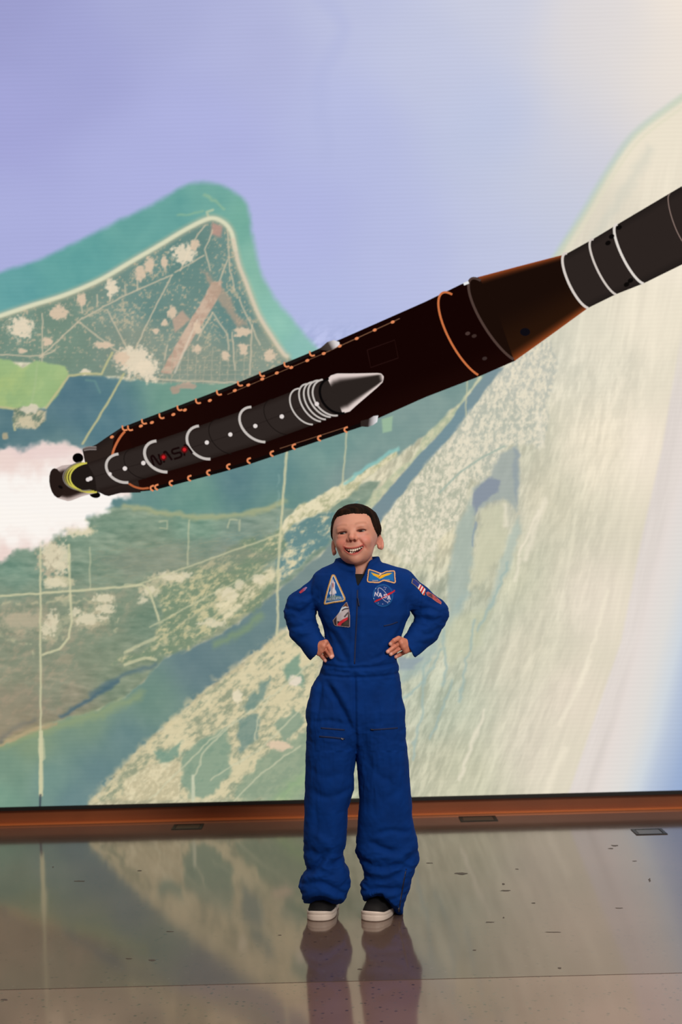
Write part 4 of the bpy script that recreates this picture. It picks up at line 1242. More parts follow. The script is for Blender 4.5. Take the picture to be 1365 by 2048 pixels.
def suit_mat():
    mt = pmat('royal_blue_twill', (1, 51, 124), .88, 0, .15, noise=(16, (1, 45, 111), .35, .7), bump=(900, .25, .0006))
    b = mt.node_tree.nodes['Principled BSDF']
    b.inputs['Sheen Weight'].default_value = .12
    b.inputs['Sheen Roughness'].default_value = .5
    b.inputs['Sheen Tint'].default_value = lin4((20, 80, 180))
    return mt


M_SUIT = suit_mat()

# ---------------------------------------------------------------- head (local frame: x right, y back, z up)
HC = np.array([710., -2., 1067.7])
ya, pi_, ro = math.radians(7.4), math.radians(8.), math.radians(6.)


def head_local(X, Y, Z):
    x = X - HC[0]; y = Y - HC[1]; z = HC[2] - Z
    # undo roll (image plane), pitch, yaw
    x, z = x * math.cos(ro) + z * math.sin(ro), -x * math.sin(ro) + z * math.cos(ro)
    y, z = y * math.cos(pi_) - z * math.sin(pi_), z * math.cos(pi_) + y * math.sin(pi_)
    x, y = x * math.cos(ya) - y * math.sin(ya), x * math.sin(ya) + y * math.cos(ya)
    return x, y, z


def head_world(p):
    x, y, z = (np.asarray(p, float)[:, k] for k in range(3))
    x, y = x * math.cos(ya) + y * math.sin(ya), -x * math.sin(ya) + y * math.cos(ya)
    y, z = y * math.cos(pi_) + z * math.sin(pi_), z * math.cos(pi_) - y * math.sin(pi_)
    x, z = x * math.cos(ro) - z * math.sin(ro), x * math.sin(ro) + z * math.cos(ro)
    return np.stack([x + HC[0], y + HC[1], HC[2] - z], -1)


def mouth2d(x, z):                  # negative inside the open smile
    top = -43.5 + .013 * x * x + .0006 * np.abs(x) ** 3 * 0
    bot = -52.8 + .033 * x * x
    return np.maximum(np.maximum(z - top, bot - z) * .9, np.abs(x) - 18.5)


def head_base(x, y, z):
    d = ell((2, 8, 2), (48, 56, 46))(x, y, z)
    d = smin(d, ell((0, -14, -18), (40.5, 38, 46))(x, y, z), 14)
    d = smin(d, ell((0, -19, -46), (31, 30, 24))(x, y, z), 12)
    d = smin(d, ell((0, -38, -61), (12, 11, 10))(x, y, z), 9)
    return d


def head_sdf(X, Y, Z):
    x, y, z = head_local(X, Y, Z)
    d = head_base(x, y, z)
    for s in (-1, 1):
        d = smin(d, ell((s * 22, -37, -29), (13, 11, 11))(x, y, z), 9)
        d = smin(d, ell((s * 16, -42, 1), (13, 6, 5))(x, y, z), 11)
        d = -smin(-d, ell((s * 19, -54, -9), (9, 8, 5.5))(x, y, z), 5)
        d = smin(d, ell((s * 19, -41.5, -5.5), (10.5, 6, 5))(x, y, z), 3)
        d = smin(d, ell((s * 19, -41, -15), (11, 6, 4.5))(x, y, z), 4)
    d = smin(d, cone((0, -47, -5), (0, -57.5, -21), 3.6, 5.6)(x, y, z), 7)
    d = smin(d, ell((0, -58.5, -22.5), (6.2, 6.2, 5.4))(x, y, z), 3)
    for s in (-1, 1):
        d = smin(d, ell((s * 6.6, -52.5, -25), (4.4, 6.0, 4.2))(x, y, z), 3)
    for s in (-1, 1):
        d = -smin(-d, ell((s * 3.9, -57, -28.6), (2.4, 4.2, 2.3))(x, y, z), 1.5)
        # smile crease beside the nose and mouth
        d = d + 2.0 * np.exp(-(cone((s * 12, -50, -27), (s * 23, -44, -44), .1, .1)(x, y, z) / 2.6) ** 2)
        d = -smin(-d, ell((s * 19, -49, -9.9), (8.0, 8, 1.55))(x, y, z), 1.2)
    m2 = mouth2d(x, z)
    fr = (y < -30)
    d = d - np.where(fr, 1.5 * np.exp(-((m2 - 1.8) / 2.0) ** 2), 0) * sstep(22, 15, np.abs(x))
    d = -smin(-d, np.where(fr, np.maximum(m2, y + 36), 20.), 1.2)
    for s in (-1, 1):
        fl_ = .80 if s > 0 else .42
        sa, ca = math.sin(fl_), math.cos(fl_)
        lat = x * s - 46.5
        al = lat * sa + (y - 9) * ca; nb = lat * ca - (y - 9) * sa; ce = z + 28
        al = al + .12 * ce
        e2 = (np.sqrt((al / 6.6) ** 2 + (ce / 12.2) ** 2) - 1) * 8
        rim = np.sqrt(e2 ** 2 + (nb - 1.2) ** 2) - 2.1
        plate = np.sqrt((al / 6.6) ** 2 + (ce / 12.2) ** 2 + (nb / 2.2) ** 2) * 2.2 - 2.2
        inner = np.sqrt(((al + 1) / 3.2) ** 2 + ((ce - 2) / 6.2) ** 2) - 1
        anti = np.sqrt((inner * 4) ** 2 + (nb - .8) ** 2) - 1.2
        e = smin(smin(rim, plate, 2.0), anti, 1.5)
        e = smin(e, ell((s * 45.5, 4, -38), (4, 4.5, 4.5))(x, y, z), 3)
        d = smin(d, e, 4)
    neck = cone((720, 8, 1100), (721, 8, 1190), 24.5, 27)(X, Y, Z)
    return smin(d, neck, 6)


hv = Vol((645, -84, 1000), (785, 72, 1180), 1.0)
hv.F = head_sdf(hv.ax[0][:, None, None], hv.ax[1][None, :, None], hv.ax[2][None, None, :]).astype(np.float32)
HV, HQ = surface_nets(hv)
HV = relax(HV, HQ, 1, .4)
lx, ly, lz = head_local(HV[:, 0], HV[:, 1], HV[:, 2])
skin = np.array((210, 154, 133.)); col = np.broadcast_to(skin, HV.shape).copy()


def paint(mask, c):
    global col
    col = col * (1 - mask[:, None]) + np.asarray(c, float) * mask[:, None]


g = lambda cx, cz, rx, rz: np.exp(-((lx - cx) / rx) ** 2 - ((lz - cz) / rz) ** 2) * (ly < -15)
paint(.10 * fbm(lx / 8, lz / 8 + ly / 9, 3, 400), (180, 110, 95))
for s in (-1, 1):
    paint(.50 * g(s * 24, -27, 13, 10), (212, 118, 104))
    paint(.40 * g(s * 19, -2, 12, 4), (206, 140, 118))
    paint(.40 * g(s * 19, -16, 10, 3.0), (196, 118, 104))
    dsl = np.sqrt(((lx - s * 19) / 9.6) ** 2 + ((lz + 9.0) / 3.6) ** 2)
    paint(.92 * sstep(1.12, .80, dsl) * (ly < -38) * sstep(-11.2, -8.8, lz), (46, 26, 20))
    paint(.45 * sstep(1.25, .9, dsl) * (ly < -38), (150, 84, 72))
    br = np.abs(lz - (6.5 - .012 * (lx - s * 19) ** 2 + .05 * (lx * s - 19)))
    paint(.30 * sstep(4.2, .4, br) * sstep(13, 9, np.abs(lx - s * 19)) * (ly < -25), (142, 92, 70))
    ear = sstep(40, 45, lx * s) * sstep(-48, -42, lz) * sstep(-8, -14, lz) * (ly > -8)
    paint(.4 * ear, (214, 126, 110))
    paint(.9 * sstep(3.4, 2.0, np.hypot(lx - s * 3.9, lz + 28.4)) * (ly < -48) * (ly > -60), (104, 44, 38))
paint(.35 * g(0, -24, 9, 7), (214, 128, 110))
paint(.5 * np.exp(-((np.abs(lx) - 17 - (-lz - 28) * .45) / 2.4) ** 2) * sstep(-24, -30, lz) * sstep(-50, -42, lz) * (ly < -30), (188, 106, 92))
m2 = mouth2d(lx, lz)
paint(.8 * sstep(3.6, 2.0, m2) * (ly < -32) * sstep(23, 19, np.abs(lx)), (184, 84, 78))
paint(.95 * sstep(.6, -1.2, m2) * (ly > -49) * (ly < -20), (96, 26, 26))
paint(.35 * (HV[:, 2] > 1128) * (ly > -35), (206, 150, 128))
HCOL = lin(np.clip(col, 0, 255))

# ---------------------------------------------------------------- hands
SKH = np.array((204, 134, 110.))


def hand(wrist, wr, arm_pt, knuck, fingers, thumb, lo, hi):
    h = Vol(lo, hi, .8)
    for kx in knuck:
        h.add(lo, hi, cone(wrist, kx, wr, 5.6), k=6)
    h.add(lo, hi, cone(wrist, arm_pt, wr, wr + 1), k=5)
    for f in fingers:
        pts, r0, r1 = f
        for i in range(len(pts) - 1):
            ra = r0 + (r1 - r0) * i / (len(pts) - 1); rb = r0 + (r1 - r0) * (i + 1) / (len(pts) - 1)
            a, b = np.array(pts[i]), np.array(pts[i + 1])
            fn = cone(a, b, ra, rb)
            h.add(np.minimum(a, b) - 6, np.maximum(a, b) + 6, fn, k=1.6 if i else 2.4, pad=4)
    for i in range(len(thumb) - 1):
        h.add(lo, hi, cone(thumb[i], thumb[i + 1], 6.0 - .6 * i, 5.4 - .6 * i), k=3)
    v, q = surface_nets(h)
    v = relax(v, q, 1, .4)
    c = np.broadcast_to(SKH, v.shape).copy()
    c = c * (1 + (fbm(v[:, 0] / 6, v[:, 2] / 6, 2, 77) - .5)[:, None] * .12)
    for f in fingers:
        t = np.array(f[0][-1])
        d = np.sqrt(((v - t - np.array((0, -2.2, 0))) ** 2).sum(1))
        k = sstep(4.6, 3.0, d) * (v[:, 1] < t[1] - 1.0)
        c = c * (1 - k[:, None] * .85) + np.array((234, 178, 164.)) * k[:, None] * .85
        for j in f[0][1:-1]:
            d = np.sqrt(((v - np.array(j)) ** 2).sum(1))
            k = sstep(6.5, 4.5, d) * .28
            c = c * (1 - k[:, None]) + np.array((196, 104, 84.)) * k[:, None]
    return v, q, lin(np.clip(c, 0, 255))


def fy(u, v, r): return torso_front(u, v) - r - .5


def fing(pts, r0, r1, lift=(6, 2.5, 0)):
    return [(u, fy(u, v, r0) - l, v) for (u, v), l in zip(pts, lift)], r0, r1


kL = [(652, -38, 1288), (648, -40, 1296), (644, -38, 1304), (639, -34, 1310)]
fL = [fing([(653, 1288), (661, 1301), (665.5, 1315)], 4.9, 4.2, (8, 5, 1)), fing([(648, 1297), (657, 1307), (663.5, 1317)], 4.8, 4.0, (11, 8, 4)),
      fing([(645, 1304), (651, 1310), (656, 1316)], 4.5, 3.8, (4, 0, -3)), fing([(639, 1310), (646, 1318), (652, 1325)], 4.4, 3.8, (9, 5, 2))]
hL = hand((632, -20, 1300), 10.0, (618, -6, 1280), kL, fL, [(634, -22, 1296), (644, -6, 1300), (650, 10, 1306)], (600, -80, 1262), (690, 30, 1345))
kR = [(798, -36, 1282), (802, -40, 1290), (806, -38, 1298), (810, -34, 1306)]
fR = [fing([(796, 1280), (787, 1284.5), (780, 1291)], 4.8, 4.1, (7, 4, 0)), fing([(800, 1289), (788, 1296), (774.5, 1306)], 4.9, 4.1, (10, 6, 1)),
      fing([(805, 1298), (791, 1304.5), (780.5, 1311)], 4.7, 4.0, (10, 7, 2)), fing([(809, 1308), (799, 1313.5), (791, 1317.5)], 4.4, 3.8, (6, 4, 2))]
hR = hand((820, -20, 1296), 10.0, (838, -6, 1278), kR, fR, [(817, -20, 1292), (806, -4, 1298), (800, 12, 1304)], (760, -80, 1255), (850, 30, 1340))

# ---------------------------------------------------------------- body under the clothes, joined with head and hands
bod = Vol((556, -80, 1108), (908, 80, 1840), 6.0)
sub = suit.F[::3, ::3, ::3]
bod.F = np.pad(sub, [(0, 1)] * 3, constant_values=50.).astype(np.float32) + 11.0
BV, BQ = surface_nets(bod)
keep = BV[:, 2] < 1800
VV_, QQ_, CC_ = [], [], []
n0 = 0
for v, q, c in ((HV, HQ, HCOL), (BV, BQ, np.broadcast_to(lin(skin), BV.shape)), hL, hR):
    VV_.append(v); QQ_.append(q + n0); CC_.append(c); n0 += len(v)
M_SKIN = vcol_mat('skin', .48, .42, sss=.25)
person, _ = child_mesh('person', np.vstack(VV_), np.vstack(QQ_), M_SKIN, None, np.vstack(CC_))
person.location = ROOT
tag(person, 'smiling child in a blue flight suit standing with hands on hips', 'person')

st_o, SUITW = child_mesh('flight_suit', SUITV, SUITQ, M_SUIT, person)
st_o['label'] = 'royal blue flight suit with sewn patches and zips'
BVH = BVHTree.FromPolygons([Vector(p) for p in SUITW], SUITQ.tolist())

# black undershirt in the open collar
us = Vol((680, -60, 1146), (756, 40, 1204), 1.5)
us.F = (np.maximum(loft(TORSO)(us.ax[0][:, None, None], us.ax[1][None, :, None], us.ax[2][None, None, :]) + 9.0,
                   1154 + .004 * (us.ax[0][:, None, None] - 719) ** 2 * 0 + 3 * sstep(-30, 20, us.ax[1][None, :, None]) * 0 - us.ax[2][None, None, :])).astype(np.float32)
us.F = np.maximum(us.F, np.maximum(us.ax[2][None, None, :] - 1200, np.maximum(684 - us.ax[0][:, None, None], us.ax[0][:, None, None] - 752)))
uv_, uq_ = surface_nets(us)
child_mesh('undershirt', uv_, uq_, pmat('black_jersey', (12, 12, 14), .9), person)

# ---------------------------------------------------------------- eyes, teeth, hair
M_EYE = vcol_mat('eye', .35, .35)


def uv_sphere(n=20, m_=28):
    th = np.linspace(0, math.pi, n); ph = np.linspace(0, 2 * math.pi, m_)
    T, P = np.meshgrid(th, ph, indexing='ij')
    p = np.stack([np.sin(T) * np.cos(P), np.sin(T) * np.sin(P), np.cos(T)], -1).reshape(-1, 3)
    ix = np.arange(n * m_).reshape(n, m_)
    q = np.stack([ix[:-1, :-1], ix[1:, :-1], ix[1:, 1:], ix[:-1, 1:]], -1).reshape(-1, 4)
    return p, q


sp_, sq_ = uv_sphere()
for s in (-1, 1):
    look = np.array([-.12, -1, .12]); look /= np.linalg.norm(look)
    dt = sp_ @ look
    c = np.where((dt > .83)[:, None], np.array((40, 34, 30.)), np.array((208, 194, 186.)))
    c = np.where((dt > .97)[:, None], np.array((8, 7, 7.)), c)
    P = head_world(sp_ * 9.2 + np.array([s * 19, -37.5, -9.8]))
    child_mesh('eye', P, sq_[:, ::-1], M_EYE, person, lin(c))
M_TOOTH = pmat('tooth', (236, 222, 204), .25, 0, .5)


def rbox(c, r, n=3.2):
    p = sp_ * 1.0
    p = np.sign(p) * np.abs(p) ** (2 / n)
    return p * np.asarray(r) + np.asarray(c)


for k in range(8):
    x = (k - 3.5) * 4.3
    y = -46.0 + .030 * x * x
    top = -43.5 + .013 * x * x
    hgt = (1.7, 2.3, 2.8, 3.3, 3.2, 2.7, 2.3, 1.7)[k]
    child_mesh('tooth', head_world(rbox((x, y - .6, top - hgt + 1.4), (2.2, 1.6, hgt))), sq_[:, ::-1], M_TOOTH, person)
for k in range(3):
    x = -8.0 + k * 3.9
    child_mesh('tooth', head_world(rbox((x, -44.0 + .03 * x * x, -51.2 + .03 * x * x), (1.9, 1.4, 1.7))), sq_[:, ::-1], M_TOOTH, person)
tg = rbox((1, -40, -51.5), (10, 6, 2.6), 2)
child_mesh('tongue', head_world(tg), sq_[:, ::-1], pmat('tongue', (168, 70, 68), .4), person)

ha = Vol((645, -84, 998), (785, 76, 1140), 1.0)
x, y, z = head_local(ha.ax[0][:, None, None], ha.ax[1][None, :, None], ha.ax[2][None, None, :])
hl = np.interp(y, [-13, -9, 14, 26, 60], [-22, -22, -20, -48, -54]) + 0 * x
hf = np.interp(np.abs(x), [0, 30, 36, 41, 45, 48], [28.5, 27, 19, 0, -16, -22]) - .05 * x + 3.0 * (fbm(x / 3.2 + 40, x * 0 + 3.3, 3, 520) - .5) + 0 * y
wf = sstep(-6, -13, y)
hl = hl * (1 - wf) + hf * wf
th = (2.4 + 3.0 * sstep(14, 34, z)) * sstep(-1, 13, z - hl) - .4
th = th + 3.6 * np.exp(-((x - 6) / 34) ** 2 - ((y + 24) / 22) ** 2 - ((z - 40) / 16) ** 2)
th = th + 1.6 * np.exp(-((x + 24) / 8) ** 2 - ((y + 30) / 12) ** 2 - ((z - 40) / 8) ** 2)
ha.F = np.maximum(head_base(x, y, z) - th, (hl - z) * .8).astype(np.float32)
AV, AQ = surface_nets(ha)
AV = relax(AV, AQ, 1, .5)
AN = v_normals(AV, AQ)
lx, ly, lz = head_local(AV[:, 0], AV[:, 1], AV[:, 2])
top_ = sstep(20, 38, lz)
strand = (fbm((ly + .3 * lx) / 2.2, (lx - .4 * ly) / 22, 3, 500) * top_ + fbm((ly + lx * .2) / 2.0, lz / 20, 3, 510) * (1 - top_)) - .5
AV = AV + AN * (strand * 3.6)[:, None]
hc = np.array((27, 16, 10.)) * (1 + strand * 1.5)[:, None] + np.array((24, 14, 8.)) * np.clip(strand, 0, 1)[:, None]
child_mesh('hair', AV, AQ, vcol_mat('hair', .8, .12), person, lin(np.clip(hc, 0, 255)))


# ---------------------------------------------------------------- things sewn on the suit
def cast(u, v):
    d = ray(np.array(float(u)), np.array(float(v)))
    d = Vector(d / np.linalg.norm(d))
    h = BVH.ray_cast(Vector(CAM), d)
    return h[0], h[1]


def sewn_patch(name, poly, painter, label, step=.8, lift=.0016):
    poly = np.asarray(poly, float)
    u0, v0 = poly.min(0); u1, v1 = poly.max(0)
    us_ = np.arange(u0 - step, u1 + step * 1.5, step); vs_ = np.arange(v0 - step, v1 + step * 1.5, step)
    Ug, Vg = np.meshgrid(us_, vs_)
    sd = poly_sd(Ug, Vg, poly)
    rgb = painter(Ug, Vg, sd)
    ok = sd < .45 * step
    pos = np.zeros(Ug.shape + (3,)); dist = np.full(Ug.shape, np.nan)
    for i, j in np.argwhere(ok):
        p, n = cast(Ug[i, j], Vg[i, j])
        if p is None: ok[i, j] = False; continue
        dist[i, j] = (p - Vector(CAM)).length
        d = (np.array(p) - CAM); d /= np.linalg.norm(d)
        pos[i, j] = np.array(p)
    # bridge small folds: smooth the depth, keep in front of the cloth
    D = np.where(ok, dist, np.nan)
    for _ in range(3):
        st_ = np.stack([np.roll(D, s_, a_) for a_ in (0, 1) for s_ in (-1, 1)] + [D])
        with np.errstate(all='ignore'):
            mean = np.nanmean(st_, 0)
        D = np.where(ok, np.minimum(mean, dist), np.nan)
    D = D - lift
    dirs = ray(Ug, Vg); dirs /= np.linalg.norm(dirs, axis=-1)[..., None]
    pos = CAM + dirs * np.nan_to_num(D)[..., None]
    ix = np.full(Ug.shape, -1); ix[ok] = np.arange(ok.sum())
    q = np.stack([ix[:-1, :-1], ix[:-1, 1:], ix[1:, 1:], ix[1:, :-1]], -1).reshape(-1, 4)
    q = q[(q >= 0).all(1)][:, ::-1]
    o = obj(name, mesh_np(name, pos[ok] - ROOT, q, True, lin(np.clip(rgb[ok], 0, 255))), M_PATCH, st_o)
    sm = o.modifiers.new('thickness', 'SOLIDIFY'); sm.thickness = .0022; sm.offset = -1.0
    o['label'] = label
    return o


M_PATCH = vcol_mat('embroidery', .75, .2, bump=(700, .3, .0006))


def canvas(U, c): return np.broadcast_to(np.asarray(c, float), U.shape + (3,)).copy()


def put(img, mask, c):
    img[:] = img * (1 - mask[..., None]) + np.asarray(c, float) * mask[..., None]


def pin(U, V, pts, soft=.6): return 1 - sstep(-soft, soft, poly_sd(U, V, pts))


def pst(U, V, pts, w_, soft=.5): return 1 - sstep(w_ / 2 - soft, w_ / 2 + soft, seg_dist(U, V, pts))


def shuttle_tri(U, V, sd):
    im = canvas(U, (196, 150, 74))
    put(im, sstep(-1.6, -2.6, sd), (214, 206, 200))
    put(im, sstep(-3.4, -4.2, sd), (10, 84, 160))
    put(im, pin(U, V, [(652, 1200), (664, 1190), (680, 1192), (686, 1200), (676, 1198), (664, 1202)], 1.5), (96, 128, 130))
    w_ = (216, 214, 226)
    put(im, pin(U, V, [(666, 1157), (663.6, 1164), (663, 1186), (669.5, 1186), (669, 1164)]), (196, 190, 208))
    put(im, pin(U, V, [(666.3, 1160), (664.8, 1170), (664.8, 1190), (668.4, 1190), (668.2, 1170)]), (206, 178, 180))
    for x in (662.4, 669.6): put(im, pst(U, V, [(x, 1165), (x, 1188)], 1.6), w_)
    put(im, pin(U, V, [(664, 1178), (659, 1185), (659.5, 1189), (673.5, 1187), (673, 1183), (669, 1176)]), w_)
    put(im, pst(U, V, [(664.2, 1166), (664.2, 1192)], 1.0), (70, 60, 76))
    put(im, pst(U, V, [(666.5, 1167), (666.5, 1173)], 1.6), (150, 70, 84))
    for x in (662, 666, 670): put(im, pst(U, V, [(x, 1189), (x, 1193)], 1.4), (196, 196, 212))
    # stitched name along the lower edge
    for k, (a, b) in enumerate(((653.5, 656), (657.5, 660.5), (661.5, 664), (665.5, 668), (669.5, 673), (674.5, 677.5), (679, 681.5), (682.5, 685.5))):
        y0 = 1201.2 - (a - 653) * .12
        g_ = [[(a, y0), (a, y0 - 4), (b, y0 - 4), (b, y0)], [(a, y0 - 4), (a, y0), (b, y0), (b, y0 - 4)], [(b, y0 - 4), (a, y0 - 4), (a, y0), (b, y0)]][k % 3]
        put(im, pst(U, V, g_, 1.5, .9) * .75, (186, 188, 212))
    return im


sewn_patch('shuttle_patch', [(663.5, 1150), (666, 1148.6), (670, 1149.5), (672, 1153), (691.5, 1196), (691, 1201), (687, 1203.5), (668, 1206), (652, 1209.5), (648.5, 1209.5), (648, 1206), (651, 1192), (657, 1170)],
           shuttle_tri, 'triangular patch with a launching shuttle and gold edge', .6)


def cockpit_patch(U, V, sd):
    im = canvas(U, (150, 132, 136))
    put(im, sstep(-1.2, -2.0, sd), (58, 46, 50))
    put(im, pin(U, V, [(692, 1206), (696, 1214), (697, 1222), (688, 1214)]), (120, 72, 44))
    put(im, pin(U, V, [(680, 1223), (683, 1216), (690, 1213), (697, 1214), (697.5, 1222), (696, 1236), (688, 1238), (680, 1243), (675, 1242), (674, 1232)], 1.0), (196, 190, 196))
    put(im, pst(U, V, spline([(680.5, 1224), (684, 1217), (692, 1214)]), 2.6), (200, 220, 236))
    put(im, pst(U, V, spline([(685, 1221), (690, 1218), (697, 1217)]), 2.2), (52, 46, 54))
    put(im, pst(U, V, [(690, 1233), (696, 1226)], 3.0, 1.0), (82, 78, 84))
    put(im, pin(U, V, [(675, 1249), (680, 1243), (688, 1238), (696, 1234), (696, 1239), (690, 1243), (684, 1247), (682, 1251), (675, 1251)]), (206, 48, 62))
    put(im, pin(U, V, [(688, 1246), (696, 1241), (698, 1250), (686, 1251)]), (70, 64, 58))
    put(im, pst(U, V, [(674, 1233), (674.5, 1250)], 1.2), (190, 176, 170))
    return im


sewn_patch('capsule_patch', [(692.5, 1204.5), (694.5, 1204.5), (698.5, 1216), (700, 1228), (700.5, 1254), (698, 1255), (671, 1252), (668.5, 1250), (665.5, 1241), (672, 1233), (679, 1224), (684, 1214)], cockpit_patch, 'grey spacecraft patch with a red stripe', .6)


def wing_tag(U, V, sd):
    im = canvas(U, (222, 172, 122))
    put(im, sstep(-2.0, -2.8, sd), (22, 48, 110))
    put(im, sstep(-3.4, -4.0, sd), (20, 104, 176))
    gold = (232, 176, 32)
    put(im, pin(U, V, [(742, 1144.5), (748, 1146.5), (756, 1149), (762, 1150), (768, 1148.5), (776, 1146), (785, 1146), (779, 1150), (771, 1152.5), (765, 1156), (760, 1158), (754, 1154), (747, 1150.5)]), gold)
    put(im, pst(U, V, [(761.5, 1148), (761.5, 1151)], 4.0), (216, 196, 176))
    put(im, pst(U, V, [(758, 1155), (763, 1150)], 1.6), (170, 104, 30))
    for a, b, c in ((745.5, 757, 1161.2), (766, 780, 1159.8)):
        for x in np.arange(a, b, 2.4):
            put(im, pst(U, V, [(x, c - .8), (x + 1.2, c + .8)], 1.0), (206, 178, 160))
    return im


sewn_patch('name_patch', spline([(739, 1137.8), (750, 1141), (763, 1145.5), (772, 1142), (781, 1141), (790, 1141.5), (791.3, 1152), (791.5, 1166), (780, 1164.5), (768, 1162), (758, 1166), (746, 1165.5), (735, 1163.5), (735.5, 1150), (737, 1139)], 4),
           wing_tag, 'blue name patch with gold wings and tan border', .6)


def logo(U, V, sd):
    im = canvas(U, (12, 54, 132))
    c = (766.5, 1191.0)
    r = np.hypot(U - c[0], (V - c[1]) * .9)
    put(im, sstep(21, 20, r), (14, 84, 148))
    put(im, sstep(18.6, 17.6, r), (11, 56, 126))
    wht = (222, 212, 226); red = (196, 30, 44)
    put(im, pst(U, V, [(748, 1204.5), (760, 1199), (776, 1190), (786, 1184), (791.5, 1179.5)], 2.2), red)
    put(im, pin(U, V, [(773, 1189), (778, 1186), (787, 1182), (792, 1178.5), (790, 1183), (784, 1187.5), (775, 1191.5)]), red)
    put(im, pin(U, V, [(751, 1200.5), (760, 1197), (762, 1199.5), (754, 1203.5), (751, 1203)]), red)
    a = np.linspace(0, 2 * math.pi, 40)
    e = np.stack([6.0 * np.cos(a), 17 * np.sin(a)], -1)
    ca, sa = math.cos(-.62), math.sin(-.62)
    e = e @ np.array([[ca, sa], [-sa, ca]]) + np.array((767.5, 1190))
    put(im, pst(U, V, e, 1.1, .45) * .85, wht)
    let = [[(750, 1191.8), (751, 1184.5), (755.2, 1191.6), (756, 1184.5)], [(757.8, 1193.6), (761.4, 1186.2), (764.4, 1193.8)], None,
           [(775.6, 1198.4), (778.6, 1191), (781.2, 1198.8)]]
    put(im, pst(U, V, let[0], 1.6), wht); put(im, pst(U, V, let[1], 1.6), wht); put(im, pst(U, V, [(759.4, 1191.4), (763.2, 1191.6)], 1.2), wht)
    put(im, pst(U, V, spline([(773.6, 1189.6), (769.4, 1189), (768.8, 1191.2), (773, 1193), (772.6, 1195.6), (768, 1195)]), 1.5), wht)
    put(im, pst(U, V, let[3], 1.6), wht); put(im, pst(U, V, [(776.8, 1196), (780.4, 1196.2)], 1.2), wht)
    for x, y in ((769, 1174.5), (772.4, 1175.4), (771, 1178.5), (752, 1177), (780, 1203), (757, 1206), (766, 1208), (776, 1206), (748, 1197)):
        put(im, sstep(1.1, .5, np.hypot(U - x, V - y)), (200, 200, 230))
    return im


sewn_patch('round_logo_patch', [(766.5 + 21.3 * math.cos(t) + (6.0 if -.75 < t < -.25 else 0), 1191 + 23.2 * math.sin(t) + (2 if -.75 < t < -.25 else 0)) for t in np.linspace(-math.pi, math.pi, 40, endpoint=False)], logo,
           'round embroidered emblem with a red swoosh and white letters', .55, .0010)


def flag(U, V, sd):
    # stripes run across the sleeve
    o = np.array((825.5, 1163.)); e1 = np.array((27., 27.)); e2 = np.array((6., -12.))
    M_ = np.linalg.inv(np.stack([e1, e2], 1))
    a = M_[0, 0] * (U - o[0]) + M_[0, 1] * (V - o[1]); b = M_[1, 0] * (U - o[0]) + M_[1, 1] * (V - o[1])
    im = canvas(U, (222, 214, 220))
    put(im, (np.sin(a * 2 * math.pi * 6) > 0).astype(float), (190, 32, 44))
    put(im, ((a < .42) & (b < .55)).astype(float), (40, 54, 134))
    put(im, sstep(-.9, -.2, sd) * .9, (206, 170, 72))
    return im


sewn_patch('flag_patch', [(824, 1166), (826, 1157), (831, 1159), (840, 1167), (848, 1174), (852, 1178), (850, 1191), (846, 1190), (839, 1180), (832, 1172)], flag, 'red and white striped flag patch on the sleeve', .5)


def sleeve2(U, V, sd):
    im = canvas(U, (176, 84, 88))
    put(im, sstep(.42, .62, fbm(U / 4, V / 4, 2, 9)), (96, 62, 70))
    put(im, sstep(-1.2, -.4, sd), (196, 120, 112))
    return im


sewn_patch('sleeve_patch', [(853, 1185), (857, 1183), (866, 1188), (876, 1196), (884, 1204), (883, 1208.5), (874, 1204), (864, 1196), (855, 1191)], sleeve2, 'dull red patch below the flag', .55)
sewn_patch('sleeve_patch', [(598, 1184.5), (606, 1177), (612, 1173.5), (615, 1174.5), (610, 1181), (601, 1187)], lambda U, V, sd: mixc((176, 60, 84), (150, 120, 170), sstep(604, 612, U)).astype(float), 'small red patch on the other sleeve', .55)

M_ZIP = pmat('zip_tape', (3, 28, 74), .8)
M_ZIPM = pmat('zip_metal', (40, 46, 72), .45, .5)
M_SILV = pmat('zip_pull_metal', (150, 152, 160), .3, .8)


def draped_strip(name, pts, wpx, mat, lift=.0006, label=None, n=6):
    p = spline(pts, n) if len(pts) > 2 else np.linspace(pts[0], pts[1], 14)
    d = np.gradient(p, axis=0); d /= np.linalg.norm(d, axis=1)[:, None] + 1e-9
    nr = np.stack([-d[:, 1], d[:, 0]], -1)
    V3 = []
    for k in (-.5, 0, .5):
        for q in p + nr * wpx * k:
            h, nn = cast(*q)
            if h is None: return None
            dr = np.array(h) - CAM; dr /= np.linalg.norm(dr)
            V3.append(np.array(h) - dr * (lift if k == 0 else lift * .6))
    V3 = np.array(V3); m_ = len(p)
    ix = np.arange(3 * m_).reshape(3, m_)
    q = np.stack([ix[:-1, :-1], ix[:-1, 1:], ix[1:, 1:], ix[1:, :-1]], -1).reshape(-1, 4)
    o = obj(name, mesh_np(name, V3 - ROOT, q), mat, st_o)
    sm = o.modifiers.new('thickness', 'SOLIDIFY'); sm.thickness = .0007; sm.offset = 0
    if label: o['label'] = label
    return o


